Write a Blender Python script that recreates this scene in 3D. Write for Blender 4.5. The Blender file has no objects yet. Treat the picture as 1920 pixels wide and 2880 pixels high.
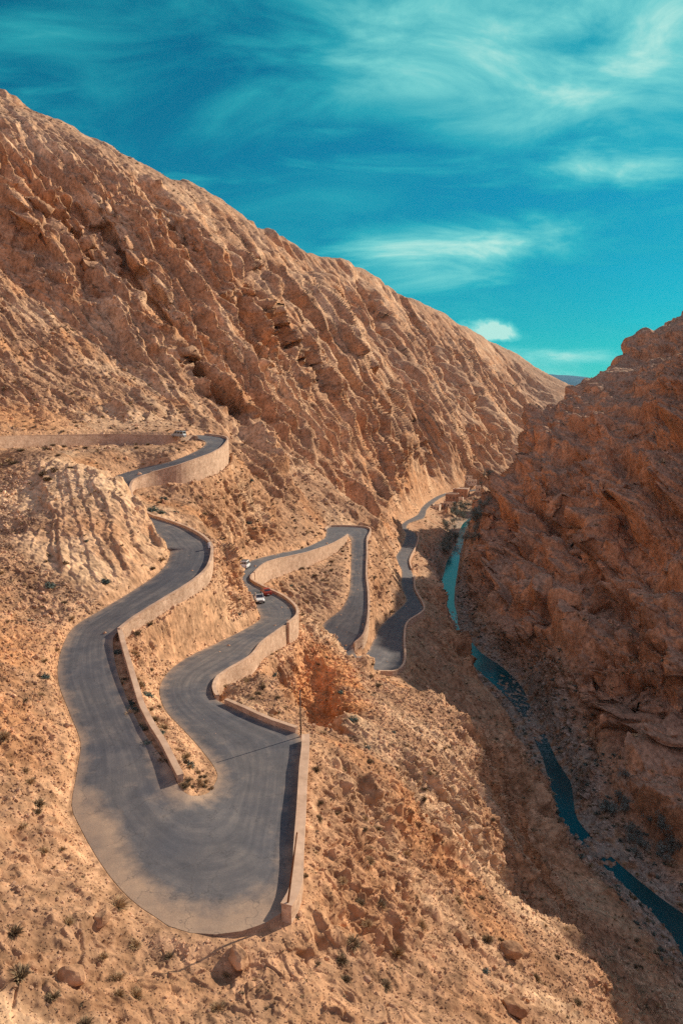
import bpy, math, random
import numpy as np
from math import radians
# ------------------------------------------------------------------ camera, world, sun, exposure
scene = bpy.context.scene
C = scene.collection
F = 1920.0                                     # focal length for the 1920 x 2880 photograph
PITCH = math.atan((1440 - 1112) / F)
cam_d = bpy.data.cameras.new("camera"); cam = bpy.data.objects.new("camera", cam_d); C.objects.link(cam)
cam_d.sensor_fit = 'VERTICAL'; cam_d.sensor_height = 36.0; cam_d.lens = F / 2880.0 * 36.0
cam_d.clip_start = 0.5; cam_d.clip_end = 60000
cam.location = (0, 0, 0); cam.rotation_euler = (math.pi / 2 - PITCH, 0, 0)
scene.camera = cam
SUN_AZ, SUN_EL = 54.0, 27.0                    # degrees clockwise from the view direction (+y), and up
w = bpy.data.worlds.new("World"); scene.world = w; w.use_nodes = True
scene.view_settings.view_transform = 'Standard'; scene.view_settings.look = 'None'
scene.cycles.use_denoising = False
HAZE = 0.000018
scene.view_settings.exposure = 0.33; scene.view_settings.gamma = 1.0

def node(nt, t, **kw):
    n = nt.nodes.new(t)
    for k, v in kw.items():
        if k.startswith('i_'):
            n.inputs[k[2:].replace('_', ' ')].default_value = v
        else:
            setattr(n, k, v)
    return n

def ramp(nt, fac, stops, interp='LINEAR'):
    r = nt.nodes.new('ShaderNodeValToRGB'); r.color_ramp.interpolation = interp
    cr = r.color_ramp
    while len(cr.elements) < len(stops): cr.elements.new(0.5)
    for e, (p, c) in zip(cr.elements, stops):
        e.position = p; e.color = c if len(c) == 4 else (*c, 1)
    nt.links.new(fac, r.inputs['Fac'])
    return r.outputs['Color']

def mathn(nt, op, a, b=None, clamp=False):
    m = nt.nodes.new('ShaderNodeMath'); m.operation = op; m.use_clamp = clamp
    for i, v in enumerate((a, b)):
        if v is None: continue
        if isinstance(v, (int, float)): m.inputs[i].default_value = v
        else: nt.links.new(v, m.inputs[i])
    return m.outputs[0]

def mix(nt, fac, a, b, mode='MIX'):
    m = nt.nodes.new('ShaderNodeMix'); m.data_type = 'RGBA'; m.blend_type = mode
    for i, v in ((0, fac), (6, a), (7, b)):
        if isinstance(v, (int, float)): m.inputs[i].default_value = v
        elif isinstance(v, tuple): m.inputs[i].default_value = v if len(v) == 4 else (*v, 1)
        else: nt.links.new(v, m.inputs[i])
    return m.outputs[2]

def world_nodes():
    nt = w.node_tree; nt.nodes.clear(); L = nt.links.new
    out = nt.nodes.new('ShaderNodeOutputWorld'); bg = nt.nodes.new('ShaderNodeBackground')
    sky = nt.nodes.new('ShaderNodeTexSky'); sky.sky_type = 'NISHITA'; sky.sun_disc = False
    sky.sun_elevation = radians(SUN_EL); sky.sun_rotation = radians(SUN_AZ)
    sky.altitude = 1500; sky.air_density = 1.0; sky.dust_density = 0.6; sky.ozone_density = 1.5
    tc = nt.nodes.new('ShaderNodeTexCoord')
    sep = nt.nodes.new('ShaderNodeSeparateXYZ'); L(tc.outputs['Generated'], sep.inputs[0])
    x, y, z = sep.outputs
    # deep teal sky of the photograph: a tint laid over the physical sky
    tint = ramp(nt, mathn(nt, 'MULTIPLY_ADD', z, 1.0), [(0.0, (0.10, 0.85, 1.1)), (0.12, (0.022, 0.80, 0.84)), (0.3, (0.016, 0.54, 0.53)), (0.6, (0.014, 0.50, 0.50)), (0.8, (0.02, 0.60, 0.62))])
    base = mix(nt, 1.0, sky.outputs[0], tint, 'MULTIPLY')
    # clouds: patches of streaky cloud, each at its own place in the sky (x/y across, z/y up)
    yy = mathn(nt, 'MAXIMUM', y, 0.05); ax = mathn(nt, 'DIVIDE', x, yy); ez = mathn(nt, 'DIVIDE', z, yy)
    def streaks(rot, sx, sy, sc, rough, seed, dist=0.5):
        cv = nt.nodes.new('ShaderNodeCombineXYZ'); L(ax, cv.inputs[0]); L(ez, cv.inputs[1]); cv.inputs[2].default_value = seed
        mp = node(nt, 'ShaderNodeMapping'); L(cv.outputs[0], mp.inputs[0]); mp.inputs['Rotation'].default_value = (0, 0, radians(rot)); mp.inputs['Scale'].default_value = (sx, sy, 1)
        nn = node(nt, 'ShaderNodeTexNoise', i_Scale=sc, i_Detail=9.0, i_Roughness=rough, i_Distortion=dist); L(mp.outputs[0], nn.inputs['Vector'])
        return nn.outputs[0]
    sA = streaks(24, 1.0, 2.4, 3.6, .60, 1.3, .9); sB = streaks(2, 1.0, 4.5, 4.2, .62, 5.1, .5); sC = streaks(0, 1.0, 1.5, 14.0, .62, 9.4, .3)
    def blob(px, py, sx, sy, rot, amp):
        x0 = (px - 960) / F; y0 = (1440 - py) / F; dy = math.cos(PITCH) + y0 * math.sin(PITCH)
        bx, by = x0 / dy, (-math.sin(PITCH) + y0 * math.cos(PITCH)) / dy
        du = mathn(nt, 'SUBTRACT', ax, bx); dv = mathn(nt, 'SUBTRACT', ez, by); c, s_ = math.cos(radians(rot)), math.sin(radians(rot))
        u = mathn(nt, 'MULTIPLY', mathn(nt, 'ADD', mathn(nt, 'MULTIPLY', du, c), mathn(nt, 'MULTIPLY', dv, s_)), F / sx)
        v = mathn(nt, 'MULTIPLY', mathn(nt, 'SUBTRACT', mathn(nt, 'MULTIPLY', dv, c), mathn(nt, 'MULTIPLY', du, s_)), F / sy)
        r2 = mathn(nt, 'ADD', mathn(nt, 'MULTIPLY', u, u), mathn(nt, 'MULTIPLY', v, v))
        return mathn(nt, 'MULTIPLY', mathn(nt, 'POWER', 2.718, mathn(nt, 'MULTIPLY', r2, -1.0)), amp)
    def total(lst):
        t_ = lst[0]
        for q in lst[1:]: t_ = mathn(nt, 'ADD', t_, q)
        return t_
    eA = total([blob(1450, 40, 560, 240, -10, .50), blob(1880, 130, 300, 300, 0, .75), blob(1280, 200, 230, 220, -40, .55), blob(1000, 170, 330, 200, 20, .42), blob(150, 170, 240, 130, -25, .45), blob(1560, 330, 190, 70, 10, .6), blob(850, 320, 260, 90, 5, .3)])
    eB = total([blob(1680, 465, 300, 45, 4, .85), blob(1330, 690, 420, 55, 1, .95), blob(1080, 690, 230, 40, 0, .5), blob(1230, 780, 260, 45, 3, .65), blob(1600, 1000, 260, 30, -1, .9), blob(1900, 500, 160, 50, 4, .5), blob(1000, 900, 600, 90, 0, .30), blob(1700, 1060, 500, 40, 0, .55), blob(1030, 460, 260, 40, 0, .3), blob(1650, 600, 120, 30, 4, .45)])
    eC = total([blob(1370, 915, 110, 34, -6, 1.25), blob(1330, 945, 160, 24, -6, 1.0), blob(1560, 720, 170, 35, 6, .55)])
    def cov_(env, sn, lo, hi):
        # an envelope lets through more of the streak pattern the stronger it is
        return mathn(nt, 'MULTIPLY', mathn(nt, 'SUBTRACT', mathn(nt, 'ADD', sn, mathn(nt, 'MULTIPLY', env, .42)), lo), 1.0 / (hi - lo), clamp=True)
    cvr = mathn(nt, 'MAXIMUM', mathn(nt, 'MAXIMUM', cov_(eA, sA, .50, 1.12), cov_(eB, sB, .55, 1.03)), cov_(eC, sC, .72, 1.0))
    cov = mathn(nt, 'MINIMUM', cvr, 1.0)
    cloudc = ramp(nt, cov, [(0.0, (0.05, 2.8, 3.6)), (0.4, (0.35, 4.4, 4.7)), (0.75, (1.7, 5.8, 5.6)), (1.0, (3.8, 6.7, 6.1))])
    col = mix(nt, mathn(nt, 'POWER', cov, .8), base, cloudc)
    # unseen bright sky added behind the viewer and overhead to fill the shadows
    col = mix(nt, mathn(nt, 'MINIMUM', mathn(nt, 'MAXIMUM', mathn(nt, 'SUBTRACT', mathn(nt, 'MULTIPLY', y, -2.0), -0.75), 0.0), 1.0), col, SKYFILL)
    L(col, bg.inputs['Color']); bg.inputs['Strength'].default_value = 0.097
    L(bg.outputs[0], out.inputs['Surface'])
SKYLOC = (1.7, 0.4, 0); SKYFILL = (3.8, 3.7, 4.9)
world_nodes()
sl = bpy.data.lights.new("sun", 'SUN'); sl.energy = 5.0; sl.angle = radians(0.53); sl.color = (1.0, 0.87, 0.70)
sun = bpy.data.objects.new("sun", sl); C.objects.link(sun)
sun.rotation_euler = (radians(90 - SUN_EL), 0, radians(-SUN_AZ + 180) + math.pi * 0)
from mathutils import Vector
_sd = Vector((math.sin(radians(SUN_AZ)) * math.cos(radians(SUN_EL)), math.cos(radians(SUN_AZ)) * math.cos(radians(SUN_EL)), math.sin(radians(SUN_EL))))
sun.rotation_euler = _sd.to_track_quat('Z', 'Y').to_euler()

# ------------------------------------------------------------------ helpers
rng = np.random.RandomState(7); random.seed(7)
cP, sP = math.cos(PITCH), math.sin(PITCH)
def ray(px, py):
    x = (px - 960) / F; y = (1440 - py) / F
    return np.array([x, cP + y * sP, -sP + y * cP])
def atz(px, py, z):
    r = ray(px, py); return r * (z / r[2])
def atD(px, py, D):
    r = ray(px, py); return r * (D / r[1])

def tag(o, label=None, cat=None, group=None, kind=None):
    if label: o['label'] = label
    if cat: o['category'] = cat
    if group: o['group'] = group
    if kind: o['kind'] = kind
    return o

def mesh_np(name, verts, faces, mat, smooth=False, parent=None, attrs=None):
    me = bpy.data.meshes.new(name)
    verts = np.asarray(verts, np.float32); faces = np.asarray(faces, np.int32)
    nv, nf, k = len(verts), len(faces), faces.shape[1]
    me.vertices.add(nv); me.vertices.foreach_set('co', verts.ravel())
    me.loops.add(nf * k); me.loops.foreach_set('vertex_index', faces.ravel())
    me.polygons.add(nf); me.polygons.foreach_set('loop_start', np.arange(0, nf * k, k, dtype=np.int32))
    me.polygons.foreach_set('loop_total', np.full(nf, k, np.int32))
    me.polygons.foreach_set('use_smooth', np.full(nf, smooth, bool))
    me.update(calc_edges=True)
    for an, (ty, data) in (attrs or {}).items():
        a = me.attributes.new(an, ty, 'POINT')
        a.data.foreach_set('color' if ty == 'FLOAT_COLOR' else 'value', np.asarray(data, np.float32).ravel())
    if mat: me.materials.append(mat)
    o = bpy.data.objects.new(name, me); C.objects.link(o); o.parent = parent
    return o

# vectorised 3-D gradient noise
def _hash(i, j, k, seed):
    h = (i * np.uint32(374761393) + j * np.uint32(668265263) + k * np.uint32(2147483647 ^ 0x2545F491) + np.uint32(seed * 974711 % 4294967295))
    h = (h ^ (h >> np.uint32(13))) * np.uint32(1274126177)
    return h ^ (h >> np.uint32(16))
_G = rng.randn(256, 3).astype(np.float32); _G /= np.linalg.norm(_G, axis=1)[:, None]
def _noise1(p, seed):
    pf = np.floor(p); f = (p - pf).astype(np.float32); ii = pf.astype(np.int64).astype(np.uint32)
    u = f * f * f * (f * (f * 6 - 15) + 10)
    res = 0
    with np.errstate(over='ignore'):
        for dx in (0, 1):
            wx = u[:, 0] if dx else 1 - u[:, 0]
            for dy in (0, 1):
                wy = u[:, 1] if dy else 1 - u[:, 1]
                for dz in (0, 1):
                    wz = u[:, 2] if dz else 1 - u[:, 2]
                    g = _G[(_hash(ii[:, 0] + np.uint32(dx), ii[:, 1] + np.uint32(dy), ii[:, 2] + np.uint32(dz), seed) & np.uint32(255)).astype(np.int32)]
                    res = res + wx * wy * wz * (g[:, 0] * (f[:, 0] - dx) + g[:, 1] * (f[:, 1] - dy) + g[:, 2] * (f[:, 2] - dz))
    return res * 1.5
def noise(p, seed=0):
    out = np.empty(len(p), np.float32)
    for s in range(0, len(p), 200000):
        out[s:s + 200000] = _noise1(p[s:s + 200000], seed)
    return out
def fbm(p, octs, seed=0, gain=0.5):
    a = 1.0; r = 0; t = 0
    for o in range(octs):
        r = r + a * noise(p * (2.03 ** o), seed + o * 11); t += a; a *= gain
    return r / t
def ridged(p, octs, seed=0, gain=0.5):
    a = 1.0; r = 0; t = 0
    for o in range(octs):
        r = r + a * (1 - np.abs(noise(p * (2.07 ** o), seed + o * 13)) * 2.0); t += a; a *= gain
    return r / t
def sstep(a, b, x):
    t = np.clip((x - a) / (b - a), 0, 1); return t * t * (3 - 2 * t)
def worley(p, seed=0):
    """distance-based cell noise: returns F1, F2-F1, cell id in 0..1"""
    f1o = np.empty(len(p), np.float32); f2o = np.empty(len(p), np.float32); ido = np.empty(len(p), np.float32); tlo = np.empty(len(p), np.float32)
    with np.errstate(over='ignore'):
        for s in range(0, len(p), 200000):
            q = p[s:s + 200000]; b = np.floor(q).astype(np.int64)
            f1 = np.full(len(q), 9., np.float32); f2 = f1.copy(); cid = np.zeros(len(q), np.float32); tl = np.zeros(len(q), np.float32)
            for dx in (-1, 0, 1):
                for dy in (-1, 0, 1):
                    for dz in (-1, 0, 1):
                        c = (b + np.array([dx, dy, dz])).astype(np.uint32)
                        h = _hash(c[:, 0], c[:, 1], c[:, 2], seed)
                        o = np.stack([(h & np.uint32(1023)), ((h >> np.uint32(10)) & np.uint32(1023)), ((h >> np.uint32(20)) & np.uint32(1023))], 1).astype(np.float32) / 1023
                        vv = (b + np.array([dx, dy, dz]) + o - q).astype(np.float32); d = np.sqrt((vv * vv).sum(1))
                        tt = (vv * _G[((h >> np.uint32(7)) & np.uint32(255)).astype(np.int32)]).sum(1)
                        n1 = d < f1
                        f2 = np.where(n1, f1, np.minimum(f2, d)); cid = np.where(n1, (h & np.uint32(65535)).astype(np.float32) / 65535, cid); tl = np.where(n1, tt, tl); f1 = np.where(n1, d, f1)
            f1o[s:s + 200000] = f1; f2o[s:s + 200000] = f2; ido[s:s + 200000] = cid; tlo[s:s + 200000] = tl
    return f1o, f2o - f1o, ido, tlo

# ------------------------------------------------------------------ road: edge pairs read off the photograph, with heights
# (left edge of travel downhill), (right edge), drop below the viewpoint in metres
ROAD = [((-420,1236),(-420,1248),10.6),((0,1229),(0,1234),12),((300,1223),(300,1228),12.9),((500,1225),(500,1230),13.6),((575,1224),(548,1231),14.1),
((632,1233),(578,1243),14.8),((634,1249),(577,1251),15.4),
((600,1275),(552,1268),16.4),((520,1305),(483,1296),18),((430,1333),(404,1316),20),((373,1355),(325,1340),21.2),((366,1394),(300,1400),23.4),
((416,1450),(340,1464),25.3),((470,1468),(392,1500),26),((522,1487),(434,1526),26.5),((584,1524),(462,1540),27.2),((594,1545),(479,1550),28),((582,1600),(472,1580),28.8),
((540,1642),(441,1616),29.5),((455,1695),(370,1664),30.3),((367,1748),(290,1712),31),((322,1788),(211,1762),31.8),((318,1815),(178,1815),32.3),((326,1870),(164,1872),32.8),((343,1927),(167,1925),33.2),((392,2038),(202,2018),33.8),((440,2110),(228,2090),34.2),((484,2166),(216,2180),34.6),
((505,2215),(208,2290),35),((533,2236),(432,2574),35.4),((560,2238),(790,2568),35.8),((588,2229),(825,2400),36.2),((612,2178),(841,2178),36.6),((569,2111),(843,2070),37),((520,2056),(765,2040),37.4),((465,1995),(673,1999),37.8),((450,1934),(601,1960),38.4),((478,1885),(608,1910),39),((539,1842),(702,1850),39.8),((618,1805),(735,1810),40.8),
((729,1744),(830,1740),42.5),((722,1713),(826,1708),43.6),((700,1692),(792,1680),44.4),((686,1670),(750,1660),45),((672,1618),(704,1636),46),((678,1592),(712,1616),46.8),((720,1572),(744,1588),47.8),((787,1556),(800,1572),49.6),((850,1543),(856,1560),51),((912,1514),(930,1534),53),((917,1500),(972,1511),54),((930,1482),(975,1506),54.6),((1033,1486),(978,1506),55.4),((1030,1518),(987,1518),56),((1030,1560),(988,1558),57.4),
((1028,1623),(986,1623),59.5),((1033,1668),(982,1668),61),((1033,1735),(960,1712),63),((1020,1790),(912,1753),65),((993,1817),(900,1800),66.5),
((1003,1845),(960,1872),68.3),((1029,1839),(1095,1895),70.5),((1055,1793),(1133,1873),72),((1073,1757),(1134,1800),73),((1113,1721),(1143,1754),75),((1142,1690),(1190,1717),76),((1129,1650),(1165,1660),78),((1129,1603),(1162,1623),80.5),
((1112,1572),(1150,1578),83),((1127,1542),(1170,1534),86),((1138,1516),(1174,1516),88),((1140,1497),(1169,1501),89.5),((1124,1483),(1143,1485),91.5),((1138,1467),(1152,1470),93),((1173,1448),(1190,1457),95),((1185,1428),(1200,1432),96.5),((1205,1410),(1218,1415),98.5),((1232,1394),(1242,1398),100.5),((1257,1386),(1266,1389),102),((1290,1381),(1300,1384),103),((1345,1375),(1352,1378),104.5)]
RA = np.array([atz(*a, -h) for a, b, h in ROAD]); RB = np.array([atz(*b, -h) for a, b, h in ROAD])
RB[11, :2] = (-55.3, 157.2); RB[12, :2] = (-46.1, 140.0); RB[13, :2] = (-40.4, 135.0); RB[14, :2] = (-35.8, 129.6)   # this stretch is hidden behind the pale spur
def resample(A, B, step):
    """centripetal-free Catmull-Rom through both edges at once; returns dense edges and the node parameter of each sample"""
    outA, outB, T = [], [], []
    n = len(A)
    for i in range(n - 1):
        d = max(np.linalg.norm(A[i + 1] - A[i]), np.linalg.norm(B[i + 1] - B[i])); m = max(1, int(math.ceil(d / step)))
        i0, i3 = max(i - 1, 0), min(i + 2, n - 1)
        for k in range(m):
            t = k / m
            for P, out in ((A, outA), (B, outB)):
                l0 = max(np.linalg.norm(P[i] - P[i0]), 1e-3) ; l1 = max(np.linalg.norm(P[i + 1] - P[i]), 1e-3); l2 = max(np.linalg.norm(P[i3] - P[i + 1]), 1e-3)
                m1 = (P[i + 1] - P[i0]) / (l0 + l1) * l1 if i0 != i else P[i + 1] - P[i]
                m2 = (P[i3] - P[i]) / (l1 + l2) * l1 if i3 != i + 1 else P[i + 1] - P[i]
                h00 = 2 * t**3 - 3 * t**2 + 1; h10 = t**3 - 2 * t**2 + t; h01 = -2 * t**3 + 3 * t**2; h11 = t**3 - t**2
                q = h00 * P[i] + h10 * m1 * 0.9 + h01 * P[i + 1] + h11 * m2 * 0.9
                out.append(q)
            T.append(i + t)
    outA.append(A[-1]); outB.append(B[-1]); T.append(n - 1.0)
    return np.array(outA), np.array(outB), np.array(T)
DA, DB, DT = resample(RA, RB, 1.6)
_bul = np.where((DT > 29) & (DT < 30), np.sin(np.pi * (DT - 29)) * .9, 0); DB[:, 1] -= _bul
# the height falls evenly between the nodes
_hz = np.interp(DT, np.arange(len(ROAD)), [-h for *_, h in ROAD])
_k = np.exp(-np.linspace(-2, 2, 9)**2); _k /= _k.sum(); _hz = np.convolve(np.pad(_hz, 4, 'edge'), _k, 'valid')
DA[:, 2] = _hz; DB[:, 2] = _hz
# drop below the road right outside each edge: node -> metres (negative: the ground rises as a cut)
def prof(pts):
    return np.interp(DT, [p[0] for p in pts], [p[1] for p in pts])
DROP_A = prof([(0,-1),(3.9,-1),(4.1,3),(5,6.5),(6,7),(8,5.5),(9,3.5),(10,2),(11.6,1.5),(12,.8),(14.5,.8),(15.5,1.8),(17,2.4),(18.5,1.5),(20.5,1.5),(21.2,.6),(27,.2),(28,-.1),(33,-.1),(33.5,-.6),(38,-1),(38.5,-1),(40,-3),(44,-3),(45,-1),(50,-1),(50.4,.5),(53,1),(57,1.2),(59,1.5),(60,-.3),(61.5,-1),(80,-1)])
DROP_B = prof([(0,3),(3.8,3.6),(4.2,2.5),(4.6,.3),(6,-.6),(10,-1),(11,-3),(15,-3),(17,-1),(27,-1),(28,-.3),(29.4,0.0),(29.8,.6),(31,.9),(33,.8),(34,.5),(36,.9),(36.3,2.4),(38,2.6),(39,2.6),(40,4),(40.6,2.6),(41.5,.8),(44,1.2),(44.6,5),(46,5.4),(48,4.6),(49.5,3.4),(50.4,.6),(52,.2),(53,-.6),(60,-.7),(60.6,.4),(61.5,.6),(63,1.4),(66,1.6),(70,1.2),(80,1)])

# ------------------------------------------------------------------ river: water edges read off the photograph
RIVER = [((1338,1436),(1346,1437),105.0),((1320,1456),(1333,1457),106.4),((1300,1474),(1317,1476),107.5),((1288,1503),(1304,1503),108.5),((1284,1523),(1302,1525),109.3),((1270,1551),(1294,1553),110.5),((1256,1579),(1291,1575),111.5),((1247,1615),(1285,1615),113),((1235,1655),(1279,1655),114.5),((1244,1698),(1277,1698),116),((1255,1727),(1284,1727),117),((1268,1767),(1290,1767),118),((1286,1808),(1328,1808),119.5),((1300,1843),(1355,1838),120.2),((1345,1888),(1416,1880),121),((1393,1930),(1462,1925),122),((1436,1972),(1484,1968),123),((1464,2014),(1498,2008),123.7),((1500,2075),(1535,2070),124.7),((1530,2148),(1566,2140),125.6),((1543,2205),(1604,2200),126.2),((1560,2255),(1612,2250),126.6),((1570,2310),(1624,2305),127),((1655,2396),(1688,2380),127.7),((1722,2462),(1764,2450),128.4),((1815,2550),(1866,2532),129),((1890,2635),(1950,2590),129.6),((1960,2760),(2060,2680),130.2),((2200,2900),(2300,2800),131)]
VA = np.array([atz(*a, -h) for a, b, h in RIVER]); VB = np.array([atz(*b, -h) for a, b, h in RIVER])
WA, WB, WT = resample(VA, VB, 3.0)

# ------------------------------------------------------------------ base relief: known points of the ground, joined by a smooth radial surface
K = []
def kp(*pts):
    for px, py, D in pts: K.append(atD(px, py, D))
def kw(*pts):
    for p in pts: K.append(np.array(p, float))
def side_dir(P, Q):
    t = np.gradient(P, axis=0); n = P - Q; n[:, 2] = 0
    n /= np.maximum(np.linalg.norm(n, axis=1)[:, None], .1); return n
nA = side_dir(DA, DB); nB = -nA
for i in range(0, len(DT), 3):
    K.append(DA[i]); K.append(DB[i])
for i in range(0, len(DT), 4):
    for P, n, dr in ((DA, nA, DROP_A), (DB, nB, DROP_B)):
        if abs(dr[i]) > .35 and not (58 < DT[i] < 61.5):
            q = P[i] + n[i] * (1.2 if dr[i] > 0 else 2.0); q = q.copy(); q[2] = P[i][2] - (dr[i] if dr[i] > 0 else -1.8); K.append(q)
for i in range(0, len(WT), 3):
    K.append(WA[i] + [0, 0, .2]); K.append(WB[i] + [0, 0, .2])
# foreground hillside, left of the hairpin
kp((0,2880,28),(430,2880,33),(700,2880,34.5),(960,2880,36.5),(1200,2880,39),(1420,2880,44),(1600,2880,51),(1700,2880,56),
   (0,2600,35),(250,2600,38),(0,2300,45),(120,2300,48),(0,2100,56),(150,2100,62),(0,1900,67),(90,1900,73),(0,1700,88),(100,1750,90),(0,1500,112),(150,1550,105),(250,1620,101),(0,1380,128),(120,1380,128),(250,1450,117),(330,1520,111),(400,1580,108),(-60,1290,155),(150,2440,44),(330,2540,42),(400,2700,38.5),(640,2720,39),
   (900,2700,42),(1100,2700,47),(300,2700,36.5))
# ledge and pale spur under the upper road
kp((0,1300,145),(60,1268,150),(190,1268,150),(280,1266,150),(318,1268,138),(347,1285,134),(372,1325,131),(396,1375,128.5),(410,1420,127),(418,1452,126),(430,1490,124.3),(455,1530,118.5),(471,1560,117),(0,1262,165),(120,1262,168),(300,1345,132),(250,1300,140))
kp((420,1290,192),(300,1262,190),(500,1250,206),(400,1255,200))
# nose of rock between the two middle legs
kp((640,1550,130),(662,1560,134),(677,1588,137),(683,1623,136),(699,1658,134),(712,1690,131),(724,1736,128),(620,1560,126),(560,1700,108.5),(520,1760,104),(640,1680,120),(430,1800,93.5),(400,1900,82),(450,2050,72.5))
# spur below the hairpin: lit face and the crest seen against the gorge
kp((930,1800,134),(1000,1855,132),(1075,1903,133),(1150,1935,134),(1200,1962,134),(1290,2012,130),(1330,2090,121),(1368,2140,115),(1372,2230,106),(1375,2290,100),(1300,2340,91),(1400,2420,93),(1400,2480,87),(1500,2545,84),(1600,2622,78),(1680,2720,69),(1740,2880,61),
   (860,2300,54),(930,2300,58),(1050,2300,68),(1180,2250,84),(900,2500,47.5),(1050,2500,53),(1250,2520,65),(1200,2700,50),(1400,2700,58),(1550,2750,62),(950,2150,70),(1050,2150,80),(1150,2100,97),(1250,2150,104),(1000,2020,95),(1120,2000,116),(1050,1950,122),(960,1880,122),(900,2080,76),(1000,2400,58))
# behind the crest the ground falls to the hidden hairpin and the shaded bank
kp((1010,1880,150),(1080,1915,152),(1150,1945,152),(1210,1975,152),(1300,2020,152),(1345,2095,148),(1390,2150,140),(1400,2250,133),(1400,2300,126),(1430,2430,118),(1530,2560,112),(1640,2650,104),(1720,2760,98),(1800,2880,92))
for px, py, D in ((930,1800,134),(1000,1855,132),(1075,1903,133),(1150,1935,134),(1200,1962,134),(1290,2012,130),(1330,2090,121),(1368,2140,115),(1372,2230,106),(1375,2290,100),(1400,2420,93),(1400,2480,87),(1500,2545,84),(1600,2622,78),(1680,2720,69),(1740,2880,61)):
    p = atD(px, py, D); K.append(p + [4.5, 5.0, -9.0]); K.append(p + [-1.5, -2.0, .3])
# ravine with the orange overhang
kp((815,1850,128),(840,1900,124),(870,1960,119.5),(905,2020,113),(940,2070,106),(962,2095,99),(865,1815,131),(905,1860,124),(945,1920,116),(975,1980,109),(990,2040,103),(790,1905,93.5),(820,1960,90),(850,2030,84.5),(900,2075,79),(945,2108,77),(700,1960,84),(740,1900,91),(640,1920,88),(720,2010,79),(790,2040,74.5),
   (1010,2090,92),(870,1745,138))
kw((-9.6,108,-57),(-8.2,104,-57.5),(-6.2,100,-57.5),(-4,96,-56.5))
# shaded bank under the lowest leg, to the lip above the river
kp((1180,1800,214),(1165,1900,178),(1200,1950,166),(1210,1750,238),(1260,1730,258),(1285,1800,244),(1300,1860,236),(1290,1960,190),(1350,1950,214),(1420,2010,210),(1400,2100,172),(1480,2100,196),(1540,2185,184),(1450,2250,158),(1560,2300,170),(1480,2400,146),(1600,2400,160),(1700,2490,154),(1600,2550,136),(1700,2650,130),(1800,2600,143),(1850,2760,124),(1920,2880,112),(1920,2700,133),(1200,1650,292),(1235,1640,300))
# the lip drops steeply to the water
for px, py, D in ((1300,1790,262),(1330,1860,250),(1400,1935,238),(1440,2000,226),(1495,2080,213),(1548,2170,199),(1575,2300,182),(1665,2440,170)):
    p = atD(px, py, D); p[2] = np.interp(p[1], VA[::-1, 1], VA[::-1, 2]) + 1.2; K.append(p)
kp((1190,1560,355),(1205,1590,330),(1225,1620,322),(1235,1560,372),(1250,1600,350),(1262,1560,385),(1200,1500,430),(1240,1530,405),(1195,1470,500),(1220,1500,470),(1250,1480,500))
# slopes between the upper loops and the mountain foot
kp((640,1330,222),(680,1400,208),(760,1450,232),(650,1470,182),(560,1420,170),(480,1400,172),(470,1440,152),(600,1480,160),(640,1520,155),(850,1450,262),(900,1400,300),(740,1280,285),(660,1240,272),(620,1235,262))
kp((1000,1430,315),(1080,1480,318),(1060,1560,272),(1080,1640,245),(1100,1550,312),(1100,1430,420),(1120,1450,455),(1060,1400,400),(1000,1350,400),(1170,1420,560),(1200,1395,630),(900,1300,360),(800,1350,300))
# left mountain: mid slopes, the near buttress edge and the ravine behind it, then the skyline
kp((0,1150,235),(250,1150,255),(450,1150,270),(0,1000,262),(250,1000,290),(450,1000,320),(0,800,300),(250,800,335),(0,600,335),(200,600,365),(0,400,375),(600,1100,320),(750,1150,360),(600,900,370),(750,1000,410),(400,700,375),
   (500,590,415),(560,600,430),(640,700,440),(720,790,460),(800,860,485),(870,900,500),(930,1000,515),(1000,1060,540),(1060,1130,560),(1120,1220,585),(1170,1310,600),(1190,1350,610),(950,1200,450),(1000,1300,440),(1080,1320,520),(1130,1370,560))
kp((600,600,655),(640,620,680),(680,670,715),(720,720,740),(760,760,775),(800,800,795),(850,850,800),(885,880,760),(960,960,660),(1020,1020,660),(1225,1350,690))
kp((895,745,860),(915,780,750),(945,860,680),(985,960,648),(1050,1045,645),(1110,1120,650),(1150,1200,655))
kp((960,790,940),(1010,860,890),(1060,950,840),(1100,1020,800),(1140,1100,770),(1180,1200,740),(1215,1290,715))
kp((1075,850,930),(1125,950,850),(1180,1060,790),(1230,1170,760),(1270,1270,745))
kp((1160,960,1060),(1205,1040,990),(1250,1130,920),(1280,1200,870),(1250,970,1120),(1300,1080,1010),(1350,1200,920),(1380,1270,890))
_sk = [(0,218,455),(60,285,450),(150,320,458),(200,345,462),(240,395,465),(320,440,495),(400,478,520),(520,530,590),(600,568,660),(700,625,740),(800,680,820),(900,728,900),(960,735,950),(1060,790,1060),(1150,840,1150),(1240,880,1260),(1330,930,1400),(1420,985,1560),(1500,1040,1720),(1560,1075,1850),(1612,1112,2050)]
_sa = np.array(_sk, float)
for _x in np.arange(250, 1600, 24): kp((_x, np.interp(_x, _sa[:, 0], _sa[:, 1]), np.interp(_x, _sa[:, 0], _sa[:, 2])))
kp((0,218,455),(60,285,450),(150,320,458),(200,345,462),(240,395,465),(320,440,495),(400,478,520),(520,530,590),(600,568,660),(700,625,740),(800,680,820),(900,728,900),(960,735,950),(1060,790,1060),(1150,840,1150),(1240,880,1260),(1330,930,1400),(1420,985,1560),(1500,1040,1720),(1560,1075,1850),(1612,1112,2050))
kp((1400,1150,1180),(1450,1100,1380),(1520,1110,1650),(1400,1280,960),(1340,1330,810),(1260,1330,740),(1420,1330,900),(1480,1260,1150),(1440,1200,1150))
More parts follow.
